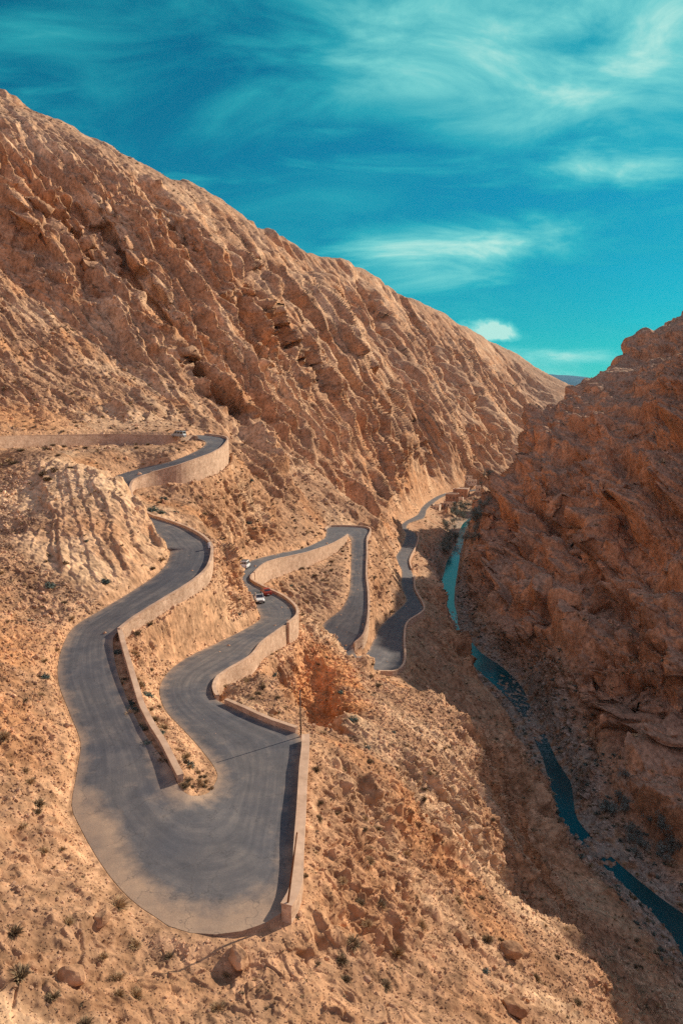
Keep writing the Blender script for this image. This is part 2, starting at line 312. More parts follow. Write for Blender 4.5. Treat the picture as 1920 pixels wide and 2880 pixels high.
kp((1300,1400,700),(1330,1430,640),(1350,1380,760),(1390,1360,800),(1290,1430,620),(1270,1450,580),(1285,1480,520))
# beyond the skyline the ground falls away
for px, py, D in ((0,218,455),(200,345,462),(400,478,520),(600,568,660),(800,680,820),(1060,790,1060),(1240,880,1260),(1420,985,1560),(1560,1075,1850)):
    p = atD(px, py, D); u = p.copy(); u[2] = 0; u /= np.linalg.norm(u)
    K.append(p + u * 90 + [0, 0, -25]); K.append(p + u * 400 + [0, 0, -120])
kw((-420,330,250),(-330,120,130),(-250,60,80),(-160,0,30),(-90,0,-2),(-60,40,-18),(-40,-60,-14),(0,-60,-24),(0,0,-29),(-10,12,-28.5),(12,12,-31),(35,0,-38),(80,-40,-60),(60,20,-58),(-800,0,250),(-700,900,150),(0,-300,0),(-300,-300,120),(300,-300,60),(40,-20,-42),(90,30,-90),(-120,100,4),(-130,160,18),(-75,60,-12),(-70,90,-14),(-95,125,-6),(-60,22,-16))
# right mountain: skyline, then its face
kp((1920,875,640),(1880,893,625),(1790,925,600),(1770,950,590),(1745,1000,575),(1700,1025,560),(1640,1060,545),(1612,1095,530),(1540,1150,508),(1500,1195,495),(1480,1225,482),(1474,1285,472),(1410,1325,460),(1370,1390,450),(1330,1440,440),(1305,1490,430),(1292,1540,420),(1285,1600,410),(1287,1680,382),(1300,1750,352),
   (1420,1860,300),(1494,1985,262),(1540,2085,232),(1590,2150,216),
   (1420,1500,395),(1550,1350,415),(1650,1200,455),(1800,1100,480),(1920,1000,500),(1500,1700,303),(1600,1600,318),(1700,1450,345),(1800,1300,380),(1920,1200,395),(1600,1850,256),(1700,1750,268),(1800,1650,280),(1920,1550,286),(1650,2050,216),(1750,1950,226),(1920,1850,224),(1700,2180,199),(1800,2180,192),(1920,2150,190),(1400,1680,334),(1450,1800,302),(1540,1940,240),(1600,2080,206),(1500,1850,266),(1560,1850,256),(1660,2120,200))
kw((112,208,-124),(100,222,-125),(122,190,-124),(134,176,-121),(180,170,-60),(250,170,10),(300,200,70),(360,260,110),(420,340,150),(480,460,160),(460,600,130),(250,90,-10),(350,60,60),(520,100,90),(150,90,-122),(180,20,-120),(300,-60,-10),(130,60,-131),(600,300,150),(700,700,120),(420,900,40),(620,1400,20),(320,760,40),(260,560,-5),(300,720,-40),(330,820,-60),(230,600,-20))
for px, py, D in ((1920,875,640),(1770,950,590),(1612,1095,530),(1480,1225,482)):
    p = atD(px, py, D); K.append(p + [60, 90, -18])
kw((215,275,38),(262,315,78),(255,375,74),(262,436,84),(300,330,96),(330,450,108),(280,500,55),(235,255,48),(250,200,40))
kw((330,1000,-85),(480,1300,-80),(660,1700,-75),(800,2500,-70),(1000,3500,-60),(-300,2500,100),(900,2500,-60),(0,3500,40),(2000,0,150),(-2000,0,200),(0,-2000,60),(1500,1500,150))
K = np.array(K)
# drop near-duplicates
_keep = []
_cell = {}
for i, p in enumerate(K):
    key = (round(p[0] / 1.0), round(p[1] / 1.0))
    if key in _cell: continue
    _cell[key] = i; _keep.append(i)
K = K[_keep]
def rbf_fit(K, lam):
    n = len(K); d = np.linalg.norm(K[:, None, :2] - K[None, :, :2], axis=2)
    A = np.zeros((n + 3, n + 3)); A[:n, :n] = -d + np.eye(n) * lam
    A[:n, n] = A[n, :n] = 1; A[:n, n + 1:] = K[:, :2]; A[n + 1:, :n] = K[:, :2].T
    return np.linalg.solve(A, np.concatenate([K[:, 2], [0, 0, 0]]))
RW = rbf_fit(K, 0.15)
def rbf_eval(x, y):
    out = np.empty(len(x)); Kx = K[:, 0].astype(np.float32); Ky = K[:, 1].astype(np.float32); wv = RW[:-3].astype(np.float32)
    for s in range(0, len(x), 20000):
        dx = x[s:s + 20000, None].astype(np.float32) - Kx; dy = y[s:s + 20000, None].astype(np.float32) - Ky
        out[s:s + 20000] = -(np.sqrt(dx * dx + dy * dy) @ wv) + RW[-3] + RW[-2] * x[s:s + 20000] + RW[-1] * y[s:s + 20000]
    return out

# ------------------------------------------------------------------ terrain mesh: rings and spokes, finer where the ground is steep or near
NA, NR = QUAL if 'QUAL' in globals() else (820, 3300)
tan_lim = 0.60
az = np.concatenate([-np.pi + np.linspace(0, 1, 60)[:-1] * (np.pi - 1.25), -1.25 + np.linspace(0, 1, 70)[:-1] * (1.25 - math.atan(tan_lim)),
                     np.arctan(np.linspace(-tan_lim, tan_lim, NA)), math.atan(tan_lim) + np.linspace(0, 1, 110)[1:] * (1.25 - math.atan(tan_lim)), 1.25 + np.linspace(0, 1, 60)[1:] * (np.pi - 1.25)])
azc = np.concatenate([np.linspace(-np.pi, -0.75, 50)[:-1], np.linspace(-0.75, 0.9, 600), np.linspace(0.9, np.pi, 50)[1:]])
rc = np.exp(np.linspace(math.log(2.0), math.log(9000.0), 1000))
gx = np.sin(azc)[:, None] * rc; gy = np.cos(azc)[:, None] * rc
Zc = rbf_eval(gx.ravel(), gy.ravel()).reshape(gx.shape)
_kb = np.array([1, 2, 1.]) / 4
for _ax in (0, 1): Zc = np.apply_along_axis(lambda v: np.convolve(np.pad(v, 1, 'edge'), _kb, 'valid'), _ax, Zc)
fade = sstep(2500, 6000, rc)[None]; Zc = Zc * (1 - fade) + 40 * fade
# weight of each radial step: change of elevation angle as seen (with a floor from distance itself)
el = np.arctan2(Zc, rc[None])
dl = np.log(rc[1:] / rc[:-1])[None]
de = np.diff(el, axis=1)
slope_len = np.hypot(np.diff(Zc, axis=1), np.diff(rc)[None]) / (0.5 * (rc[1:] + rc[:-1]))[None]
vis = np.arctan(Zc[:, 1:] / rc[1:]) >= np.maximum.accumulate(el, axis=1)[:, 1:] - 0.02
wgt = np.where(vis, 1.0, .35) * np.abs(de) * np.where(de > 0, 1.0, 0.3) + 0.035 * dl + 0.09 * sstep(330, 450, rc[1:]) * sstep(1100, 850, rc[1:]) * dl + 0.10 * np.where(vis, 1., .35) * slope_len * np.exp(-rc[1:] / 1200.)[None]
kk = np.exp(-np.linspace(-2, 2, 13)**2); kk /= kk.sum()
_k2 = np.exp(-np.linspace(-2, 2, 71)**2); _k2 /= _k2.sum()
wgt = np.apply_along_axis(lambda v: np.convolve(np.pad(v, 35, 'edge'), _k2, 'valid'), 0, wgt)
wgt = np.apply_along_axis(lambda v: np.convolve(np.pad(v, 6, 'edge'), kk, 'valid'), 1, wgt)
cum = np.concatenate([np.zeros((len(azc), 1)), np.cumsum(wgt, 1)], 1); cum /= cum[:, -1:]
u = np.linspace(0, 1, NR)
Rg = np.array([np.interp(u, cum[i], np.log(rc)) for i in range(len(azc))])
ia = np.interp(az, azc, np.arange(len(azc))); i0 = np.minimum(ia.astype(int), len(azc) - 2); fa = (ia - i0)[:, None]
LR = Rg[i0] * (1 - fa) + Rg[i0 + 1] * fa
r = np.exp(LR); X = np.sin(az)[:, None] * r; Y = np.cos(az)[:, None] * r
# bicubic-ish lookup of the base height
fr = (LR - math.log(2.0)) / (math.log(9000.0) - math.log(2.0)) * (len(rc) - 1); j0 = np.clip(fr.astype(int), 0, len(rc) - 2); fj = fr - j0
ii = np.broadcast_to(i0[:, None], j0.shape); fa2 = np.broadcast_to(fa, j0.shape)
def bsp(f): return ((1 - f) ** 3 / 6, (3 * f**3 - 6 * f**2 + 4) / 6, (-3 * f**3 + 3 * f**2 + 3 * f + 1) / 6, f**3 / 6)
_wa, _wj = bsp(fa2), bsp(fj); Z = np.zeros(ii.shape)
for _p in range(4):
    _ia = np.clip(ii + _p - 1, 0, len(azc) - 1); _r = np.zeros(ii.shape)
    for _q in range(4): _r += _wj[_q] * Zc[_ia, np.clip(j0 + _q - 1, 0, len(rc) - 1)]
    Z += _wa[_p] * _r
nAz, nRr = X.shape
P = np.stack([X.ravel(), Y.ravel(), Z.ravel()], 1)
pass

def strip_fields(x, y, A, B, R, lo, hi):
    """for points near the ribbon A-B (samples lo..hi): inside flag, z, distance outside edge A / edge B with parameter index"""
    n = len(x)
    inside = np.zeros(n, bool); zin = np.zeros(n)
    dA = np.full(n, 1e9); dB = np.full(n, 1e9); tA = np.zeros(n); tB = np.zeros(n)
    for s in range(lo, hi, 6):
        e = min(s + 6, hi)
        pts = np.concatenate([A[s:e + 1], B[s:e + 1]])
        m = np.nonzero((x > pts[:, 0].min() - R) & (x < pts[:, 0].max() + R) & (y > pts[:, 1].min() - R) & (y < pts[:, 1].max() + R))[0]
        if not len(m): continue
        xx, yy = x[m], y[m]
        for k in range(s, e):
            for Pn, dd, tt in ((A, dA, tA), (B, dB, tB)):
                ax, ay = Pn[k, 0], Pn[k, 1]; bx, by = Pn[k + 1, 0] - ax, Pn[k + 1, 1] - ay
                t = np.clip(((xx - ax) * bx + (yy - ay) * by) / max(bx * bx + by * by, 1e-9), 0, 1)
                d = np.hypot(xx - ax - t * bx, yy - ay - t * by)
                b = d < dd[m]
                dd[m[b]] = d[b]; tt[m[b]] = k + t[b]
            q = [A[k], A[k + 1], B[k + 1], B[k]]
            for tri in ((0, 1, 2), (0, 2, 3)):
                a, b_, c = (q[i] for i in tri)
                den = (b_[1] - c[1]) * (a[0] - c[0]) + (c[0] - b_[0]) * (a[1] - c[1])
                if abs(den) < 1e-6: continue
                l1 = ((b_[1] - c[1]) * (xx - c[0]) + (c[0] - b_[0]) * (yy - c[1])) / den
                l2 = ((c[1] - a[1]) * (xx - c[0]) + (a[0] - c[0]) * (yy - c[1])) / den
                l3 = 1 - l1 - l2; ok = (l1 >= -1e-4) & (l2 >= -1e-4) & (l3 >= -1e-4)
                inside[m[ok]] = True; zin[m[ok]] = (l1 * a[2] + l2 * b_[2] + l3 * c[2])[ok]
    return inside, zin, dA, dB, tA, tB

legs = [(0, 6), (6, 11.5), (11.5, 21), (21, 29), (29, 33), (33, 45), (45, 51), (51, 59), (59, 61), (61, 67), (67, len(ROAD) - 1)]
idx = np.arange(len(DT))
Wsum = np.zeros(len(P)); Zsum = np.zeros(len(P)); Pm = np.ones(len(P)); insA = np.zeros(len(P), bool); zroad = np.zeros(len(P)); rdist = np.full(len(P), 50.0)
for a, b in legs:
    lo = int(np.searchsorted(DT, a)); hi = int(np.searchsorted(DT, b)); hi = min(hi, len(DT) - 1)
    near = np.nonzero((P[:, 0] > DA[lo:hi + 1, 0].min() - 24) & (P[:, 0] < DA[lo:hi + 1, 0].max() + 24) & (P[:, 1] > min(DA[lo:hi + 1, 1].min(), DB[lo:hi + 1, 1].min()) - 24) & (P[:, 1] < max(DA[lo:hi + 1, 1].max(), DB[lo:hi + 1, 1].max()) + 24))[0]
    if not len(near): continue
    ins, zi, dA, dB, tA, tB = strip_fields(P[near, 0], P[near, 1], DA, DB, 12.0, lo, hi)
    m = near[ins]; insA[m] = True; zroad[m] = zi[ins]
    useA = dA < dB; d = np.where(useA, dA, dB); t = np.where(useA, tA, tB)
    dr = np.where(useA, np.interp(t, idx, DROP_A), np.interp(t, idx, DROP_B)); zr = np.interp(t, idx, _hz)
    cut = dr <= 0
    ze = np.where(cut, zr - 0.02 + np.maximum(d - .3, 0) * np.clip(-dr, .1, 4) * 1.6, zr - dr)
    R_ = np.where(cut, 2.0, 2.4)
    wv = 1 - sstep(0.15, 1.0, d / R_); wv[ins] = 0; wv[d > 11] = 0
    ww = wv / (1.002 - wv)
    Wsum[near] += ww; Zsum[near] += ww * ze; Pm[near] *= (1 - wv)
    rdist[near] = np.minimum(rdist[near], np.where(ins, 0, d))
mm = Wsum > 0
P[mm, 2] = Pm[mm] * P[mm, 2] + (1 - Pm[mm]) * Zsum[mm] / Wsum[mm]
P[insA, 2] = zroad[insA] - 0.25
rdist[insA] = 0
# riverbed
wdist = np.full(len(P), 80.0); near = np.nonzero((P[:, 0] > 30) & (P[:, 0] < 220) & (P[:, 1] > 60) & (P[:, 1] < 760))[0]
ins, zi, dA, dB, tA, tB = strip_fields(P[near, 0], P[near, 1], WA, WB, 26.0, 0, len(WT) - 1)
d = np.minimum(dA, dB); t = np.where(dA < dB, tA, tB); zr = np.interp(t, np.arange(len(WT)), WA[:, 2]); wdist[near] = np.where(ins, 0, d)
wv = 1 - sstep(0.0, 4.0, d); pz = P[near, 2]; pz = pz * (1 - wv) + (np.minimum(pz, zr + 0.15 + d * .25)) * wv
pz = np.where(ins, np.minimum(zi - np.clip(d * .5, 0.05, .9), pz), pz)
# where the bed stands above the water: rapids and gravel bars
bn = fbm(np.stack([P[near, 0], P[near, 1], 0 * d], 1).astype(np.float32) * .45, 3, 303); tw = np.interp(t, np.arange(len(WT)), WT) + np.clip(bn, -.5, .5) * 1.1; bar = sstep(16.9, 17.3, tw) * sstep(18.1, 17.8, tw) + sstep(22.6, 22.9, tw) * sstep(23.6, 23.3, tw)
rap = sstep(3.6, 4.2, tw) * sstep(6.1, 5.6, tw) + sstep(9.6, 10.4, tw) * sstep(12.4, 11.9, tw) + sstep(14.2, 15., tw) * sstep(17.2, 17., tw)
pz = np.where(ins, np.maximum(pz, zi - .35 + 1.0 * bar + (.25 + .8 * bn) * rap), pz)
P[near, 2] = pz

def grid_normals(P):
    G = P.reshape(nAz, nRr, 3); dU = np.gradient(G, axis=0); dV = np.gradient(G, axis=1)
    n = np.cross(dV, dU); n /= np.maximum(np.linalg.norm(n, axis=2)[..., None], 1e-9)
    return n.reshape(-1, 3)
N0 = grid_normals(P); N0[N0[:, 2] < 0] *= -1
# smoother normals for the displacement direction
def blur(F2, k=3):
    G = F2.reshape(nAz, nRr, -1)
    for _ in range(k):
        G[1:-1] = (G[:-2] + 2 * G[1:-1] + G[2:]) / 4; G[:, 1:-1] = (G[:, :-2] + 2 * G[:, 1:-1] + G[:, 2:]) / 4
    return G.reshape(len(P), -1)
NS = blur(N0.copy(), 8); NS /= np.linalg.norm(NS, axis=1)[:, None]
# the large gullies and buttresses of both mountains
_mz = P[:, 1] * cP - P[:, 2] * sP; _el = (P[:, 2] / np.hypot(P[:, 0], P[:, 1])).reshape(nAz, nRr); _run = np.maximum.accumulate(_el, 1)
_ok = np.nonzero((_el >= np.concatenate([np.full((nAz, 1), -9.), _run[:, :-1]], 1)).ravel() & (_mz > 100))[0]
_bx = 960 + F * P[_ok, 0] / _mz[_ok]; _by = 1440 - F * (P[_ok, 1] * sP + P[_ok, 2] * cP) / _mz[_ok]
def on_ground(px, py): return P[_ok[np.argmin((_bx - px) ** 2 + (_by - py) ** 2)]].copy()
GUL = [([(560,575),(640,650),(740,745),(860,860)], -34, 21), ([(1015,780),(1050,860),(1095,950),(1150,1010)], -42, 17), ([(1150,880),(1195,970),(1235,1070)], -40, 18), ([(1040,1050),(1110,1130),(1170,1230),(1215,1330)], -40, 16),
 ([(300,560),(345,690),(430,860),(540,1040),(700,1180)], -12, 7), ([(180,560),(230,690),(280,820)], -13, 9), ([(430,520),(480,640),(560,760)], -13, 8), ([(620,800),(700,930),(780,1060)], -7, 6), ([(40,500),(90,640),(120,700)], -8, 8), ([(760,900),(850,1020),(930,1140)], -7, 6), ([(1290,1000),(1330,1100),(1360,1180)], -32, 17), ([(880,760),(905,850),(960,960)], 14, 16), ([(500,620),(620,760),(780,880)], 8, 12),
 ([(1760,960),(1840,1010),(1910,1060)], 9, 16), ([(1760,1090),(1920,1130)], -6, 8), ([(1490,1240),(1570,1360),(1650,1500),(1770,1640),(1920,1760)], 8, 8), ([(1460,1290),(1540,1420),(1620,1560),(1740,1700),(1900,1830)], -5, 7),
 ([(1700,1880),(1660,2010),(1640,2130)], -7, 6), ([(1800,1850),(1770,2000),(1750,2160)], -7, 6), ([(1400,1400),(1400,1550),(1420,1720)], -6, 7), ([(1600,1290),(1580,1450),(1560,1640)], -6, 7), ([(1870,1850),(1850,2000),(1840,2150)], 5, 6), ([(1330,1480),(1340,1600),(1360,1740)], 5, 7), ([(1500,1500),(1490,1650),(1510,1800)], 5, 7), ([(1640,1650),(1600,1800),(1580,1920)], 6, 7), ([(1850,1200),(1800,1350),(1790,1500)], -6, 8), ([(1700,1180),(1680,1300)], 7, 9)]
for pts_, dep_, wid_ in GUL:
    W_ = np.array([on_ground(*q_) for q_ in pts_]); lo_, hi_ = W_.min(0) - wid_ * 4, W_.max(0) + wid_ * 4
    m_ = np.nonzero(((P > lo_) & (P < hi_)).all(1))[0]
    if not len(m_): continue
    Q_ = P[m_].astype(np.float32); wob_ = np.stack([fbm(Q_ / (wid_ * 2.2), 2, 501), fbm(Q_ / (wid_ * 2.2), 2, 502), fbm(Q_ / (wid_ * 2.2), 2, 503)], 1) * wid_ * 1.3; Qw = Q_ + wob_
    best = np.full(len(m_), 1e9); tt_ = np.zeros(len(m_))
    for k_ in range(len(W_) - 1):
        a_, b_ = W_[k_], W_[k_ + 1]; ab = b_ - a_; t_ = np.clip(((Qw - a_) @ ab) / (ab @ ab), 0, 1); d_ = np.linalg.norm(Qw - a_ - t_[:, None] * ab, axis=1); u_ = d_ < best; best[u_] = d_[u_]; tt_[u_] = (k_ + t_[u_]) / (len(W_) - 1)
    prof_ = np.clip(1 - best / (wid_ * 1.5), 0, 1); prof_ = prof_ * (2 - prof_) if dep_ > 0 else prof_ ** 1.3
    if W_[:, 0].mean() > 90 and W_[:, 1].mean() < 620: dep_ *= .6
    P[m_] += NS[m_] * (dep_ * prof_ * np.sin(np.pi * np.clip(tt_ * .86 + .07, 0, 1)) ** .7 * sstep(4, 14, rdist[m_]) * sstep(2, 10, wdist[m_]))[:, None]
N0 = grid_normals(P); N0[N0[:, 2] < 0] *= -1
NS = blur(N0, 4); NS /= np.linalg.norm(NS, axis=1)[:, None]
steep = 1 - NS[:, 2]

# region masks
Pf = P.astype(np.float32)
rvx = np.interp(P[:, 1], VA[::-1, 1], VA[::-1, 0])              # river line
rvx = np.where(P[:, 1] > VA[0, 1], VA[0, 0] + (P[:, 1] - VA[0, 1]) * 0.62, rvx)
rightm = sstep(2, 16, P[:, 0] - rvx - 8)                        # right mountain
dist = np.hypot(P[:, 0], P[:, 1])
# rock grain: long ribs running down the dip
def basis(d):
    d = np.array(d, float); d /= np.linalg.norm(d); a = np.cross(d, [0.1, 1, 0.2]); a /= np.linalg.norm(a); b = np.cross(d, a)
    return np.stack([a, b, d], 1).astype(np.float32)
BL = basis((0.56, -0.10, -0.82)); BR = basis((0.10, -0.25, -0.96))
qL = Pf @ BL; qR = Pf @ BR
q = qL * (1 - rightm[:, None]) + 0 * qR
q = np.where(rightm[:, None] > .5, qR, qL).astype(np.float32)
warp = np.stack([fbm(Pf * 0.02, 2, 5), fbm(Pf * 0.02, 2, 6), fbm(Pf * 0.02, 2, 8)], 1) * 4
q = q + warp
S = np.array([1, 1, 0.22], np.float32); S2 = np.array([1, 1, 0.38], np.float32)
free = sstep(0.5, 4.5, rdist) * sstep(0.5, 8.0, wdist)           # 0 on road and water
freefar = sstep(3, 26, rdist) * sstep(4, 22, wdist)
big = sstep(240, 420, dist)
rough = np.clip(0.42 + 1.2 * sstep(0.14, 0.42, steep) , 0, 1.5)
skx = np.array([0,60,150,200,240,320,400,520,600,700,800,900,960,1060,1150,1240,1330,1420,1500,1560,1612]); sky_ = np.array([218,285,320,345,395,440,478,530,568,625,680,728,735,790,840,880,930,985,1040,1075,1112])
skr = np.array([ray(a, b) / ray(a, b)[1] for a, b in zip(skx, sky_)])
skel = np.interp(P[:, 0] / np.maximum(P[:, 1], 1), skr[:, 0], skr[:, 2])
toskl = (P[:, 2] / np.maximum(P[:, 1], 1) + .15) / (skel + .15)
calm = 1 - .45 * sstep(.80, .97, toskl) * (dist > 300)
patch = sstep(-.25, .35, fbm(Pf * 0.025, 3, 40))                 # alternation of crag and scree
# layered terraces on the right wall: resistant beds dipping to the right
bed = (Pf[:, 2] + 0.55 * Pf[:, 0] - 0.25 * Pf[:, 1]) / 25.0 + fbm(Pf * 0.018, 2, 77) * 1.1
bedf = bed - np.floor(bed); terr = (sstep(0.0, .5, bedf) - bedf) * (.4 + 1.2 * sstep(-.3, .3, fbm(Pf * .03, 2, 78)))
S3 = np.array([1, 1, .13], np.float32)
def slabs(q, lam, seed, sharp=.14, wob=.9):
    # long parallel slabs: each rises slowly and breaks off in a short steep face
    u = q[:, 1] / lam + fbm(q * np.array([.6, .35, .16], np.float32) / lam, 3, seed) * wob
    k = np.floor(u); f = (u - k).astype(np.float32)
    h = np.where(f < sharp, f / sharp, (1 - f) / (1 - sharp))
    with np.errstate(over='ignore'):
        r_ = (_hash(k.astype(np.int64).astype(np.uint32), np.uint32(7), np.uint32(3), seed) & np.uint32(255)).astype(np.float32) / 255
    return h * (.4 + r_) - .45
d_big = (ridged(q * S3 * (1 / 80.), 2, 21) - .55) * 14 * big * freefar * (1 - rightm) + slabs(q, 46., 211, .13, .7) * 8 * big * freefar * (1 - rightm)
d_slab = slabs(q, 17., 221, .11, .9) * 4.6 * rough * freefar * (1 - .5 * rightm) * (.3 + .7 * sstep(60, 200, dist)) + slabs(q, 4.2, 231, .35, 1.4) * .9 * rough * free * patch * sstep(70, 130, dist) * sstep(300, 200, dist) + slabs(q, 7.5, 241, .16, 1.1) * 2.3 * rough * freefar * sstep(180, 260, dist)
d_mid = (ridged(q * S * (1 / 19.), 3, 31) - .55) * 4.5 * rough * freefar * (0.35 + .65 * sstep(90, 300, dist)) * (1 - .3 * rightm)
d_mid2 = (ridged(q * S2 * (1 / 6.5), 3, 51) - .55) * 1.6 * rough * free * (.35 + .65 * patch)
d_terr = terr * 21.0 * rightm * freefar + slabs(Pf @ basis((.05, .1, -1)), 15., 261, .2, .9) * 4.0 * rightm * freefar + (ridged(Pf * np.array([1, 1, .38], np.float32) / 52. + warp * .012, 3, 91) - .55) * 20 * rightm * freefar
slabm = (1 - rightm) * np.clip(sum(sstep(R_, R_ * .5, np.linalg.norm(P - atD(a_, b_, c_), axis=1)) for a_, b_, c_, R_ in ((240, 1330, 140, 13), (250, 1420, 128, 15), (320, 1480, 119, 13), (230, 1540, 110, 12), (380, 1560, 112, 9), (310, 1620, 104, 8))), 0, 1)
q2 = q + np.stack([noise(q * .35, 71), noise(q * .35, 72), noise(q * .35, 73)], 1) * .9
f1h, f21h, cidh, tlh = worley(q * np.array([1, 1, .42], np.float32) / 21., 5)
eh = lambda a, w_: sstep(0, w_, a)
d_huge = ((cidh - .5) * .6 + tlh * 1.2) * eh(f21h, .16) * 11.0 * freefar * (rightm * 1.2 + .4 * (1 - rightm) * big) * np.clip(rough, .3, 1.2)
f1g, f21g, cidg, tlg = worley((q * .8 + q2 * .2) * np.array([1, 1, .38], np.float32) / 8.5, 15)
nearm = sstep(70, 150, dist)
d_large = ((cidg - .5) * .6 + tlg * 1.1) * eh(f21g, .2) * 4.6 * freefar * np.clip(rough, .3, 1.3) * (.25 + .75 * patch) * (.3 + .7 * nearm)
f1, f21, cid, tl = worley(q2 * np.array([1, 1, .45], np.float32) / 3.3, 3)
d_blk = (((cid - .5) * .6 + tl * 1.25) * eh(f21, .2) - (1 - sstep(0, .12, f21)) * .3) * 1.45 * rough * free * (.3 + .7 * patch) * (.5 + .5 * nearm)
f1b, f21b, cidb, tlb = worley(q2 * np.array([1, 1, .65], np.float32) / 1.15, 9)
d_blk2 = (((cidb - .5) * .7 + tlb * 1.1) * eh(f21b, .2) - (1 - sstep(0, .12, f21b)) * .25) * .62 * np.clip(rough, .5, 1.3) * sstep(.3, 3, rdist) * sstep(0, 3, wdist)
d_fine = fbm(q * np.array([1, 1, .75], np.float32) * (1 / 1.6), 4, 61, .6) * .6 * np.clip(rough + .15, 0, 1) * sstep(.3, 3, rdist) * sstep(0, 3, wdist) 
qsp = np.stack([q[:, 0], .84 * Pf[:, 0] + .5 * Pf[:, 2] + .22 * Pf[:, 1], q[:, 2]], 1).astype(np.float32)
lm = (1 - rightm) * rough * freefar * sstep(150, 260, dist) * (1 - slabm) * (.25 + .95 * sstep(-.22, .25, fbm(Pf * .011, 3, 420)))
d_slab = d_slab * .6 + (slabs(qsp, 21., 411, .10, .7) * 5.5 + slabs(qsp, 8.5, 412, .13, .8) * 2.6 + slabs(qsp, 3.8, 413, .2, .9) * 1.0 * sstep(600, 350, dist)) * lm
d_slab += (slabs(qsp, 5.2, 414, .12, .8) * 1.0 * (1 - rightm) * rough * free * patch * sstep(40, 70, dist) * sstep(260, 200, dist)) * (1 - slabm)
d_blk *= 1 - .6 * sstep(450, 800, dist); d_blk2 *= sstep(400, 230, dist); d_fine *= 1 - .8 * sstep(250, 450, dist); d_mid2 *= 1 - .5 * sstep(500, 800, dist)
d_terr = (d_terr + 0) * (1 - .55 * sstep(400, 520, dist)) - 5 * rightm * sstep(300, 420, dist); d_huge *= 1 - .5 * rightm * sstep(400, 520, dist); d_large *= 1 + .8 * rightm; d_blk *= 1 + 1.1 * rightm; d_slab += slabs(Pf @ basis((.05, .1, -1)), 6.5, 262, .2, .9) * 1.5 * rightm * freefar
d_blk *= 1 - .15 * slabm; d_blk2 *= 1 - .3 * slabm; d_mid2 = d_mid2 * (1 - slabm) + slabm * slabs(qsp, 6.4, 401, .06, 1.0) * .42 * free + slabm * slabs(qsp, 2.1, 402, .1, 1.0) * .4 * free; d_large *= 1 - .2 * slabm
_sp = np.linalg.norm(np.gradient(P.reshape(nAz, nRr, 3), axis=1), axis=2).ravel()
att = lambda lam: sstep(1.3, 3.2, lam / _sp)          # detail finer than the mesh can carry is left to the surface texture
d_blk *= att(3.3); d_blk2 *= att(1.15); d_fine *= att(1.2); d_mid2 *= att(4.); d_large *= att(8.); d_slab *= att(8.)
disp = (d_big + d_slab + d_mid + d_terr + d_huge + d_large) * calm + d_mid2 + d_blk + d_blk2 + d_fine
disp = np.where(dist > 3000, 0, disp)
P += NS * disp[:, None]
# keep the ground off the carriageway
near = np.nonzero((rdist < 8))[0]

# colours: real differences of the rock itself, and brown crack lines on the spur
def lerp(a, b, t): return a * (1 - t[:, None]) + b * t[:, None]
tan_ = np.array([.455, .26, .15]); pale = np.array([.62, .42, .27]); orange = np.array([.52, .245, .105]); brown = np.array([.27, .145, .085]); grey = np.array([.35, .23, .155]); scree = np.array([.43, .255, .155])
n1 = fbm(Pf * .012, 3, 101); n2 = fbm(q * S2 * .07, 3, 111); n3 = fbm(q * S2 * .35, 3, 121); n4 = fbm(Pf * .05, 3, 131)
col = np.tile(tan_, (len(P), 1))
col = lerp(col, scree, sstep(.45, .2, steep))
col = lerp(col, pale, np.clip(sstep(.02, .35, n2 + .5 * n1) * .75, 0, 1) * (1 - .6 * rightm))
col = lerp(col, orange, sstep(.05, .4, n4 - .3 * n2) * .6)
col = lerp(col, brown, sstep(.08, .4, -n3 - .3 * n2) * .55)
col = lerp(col, grey, sstep(.0, .4, -n1 + .5 * n4) * .45 * sstep(.5, .25, steep))
NR_ = grid_normals(P); NR_[NR_[:, 2] < 0] *= -1; NR_ = blur(NR_, 1); flat = NR_[:, 2] / np.linalg.norm(NR_, axis=1)
col = lerp(col, np.array([.55, .285, .16]), rightm * .75)
col = lerp(col, np.array([.33, .22, .16]), rightm * sstep(.45, .72, flat + .25 * n3) * .8)
col = lerp(col, np.array([.20, .12, .085]), rightm * sstep(.12, .4, -n4 + .3 * n2) * .5)
col = lerp(col, np.array([.33, .21, .14]), (1 - rightm) * big * sstep(.55, .8, flat) * .6)
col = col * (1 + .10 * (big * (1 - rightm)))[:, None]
col = lerp(col, pale * .94, slabm * sstep(-.3, .35, n3 + n2) * .75)
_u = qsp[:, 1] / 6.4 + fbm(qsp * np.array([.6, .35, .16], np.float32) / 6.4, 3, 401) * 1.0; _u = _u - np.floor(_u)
col = lerp(col, brown, slabm * (sstep(.07, .0, _u) + sstep(.95, 1.0, _u)) * .6)  # brown lines along the slab breaks of the pale spur
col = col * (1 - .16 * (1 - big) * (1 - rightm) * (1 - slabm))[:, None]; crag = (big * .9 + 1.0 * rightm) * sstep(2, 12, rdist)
def spot(px, py, D, R, c, amt):
    global col
    p = atD(px, py, D); dd = np.linalg.norm(P - p, axis=1) + n3 * R * .5
    col = lerp(col, c, sstep(R, R * .45, dd) * amt)
spot(250, 1480, 135, 22, pale, .75); spot(350, 1450, 140, 18, pale, .8); spot(640, 1700, 116, 9, pale, .6); spot(500, 1720, 105, 7, pale, .5)
spot(880, 1900, 124, 12, orange, .85); spot(900, 1960, 118, 10, orange, 1.0); spot(940, 2030, 110, 9, orange, 1.0); spot(900, 1690, 165, 13, orange, .7); spot(60, 1800, 80, 10, orange, .4); spot(50, 2060, 58, 8, orange, .35)
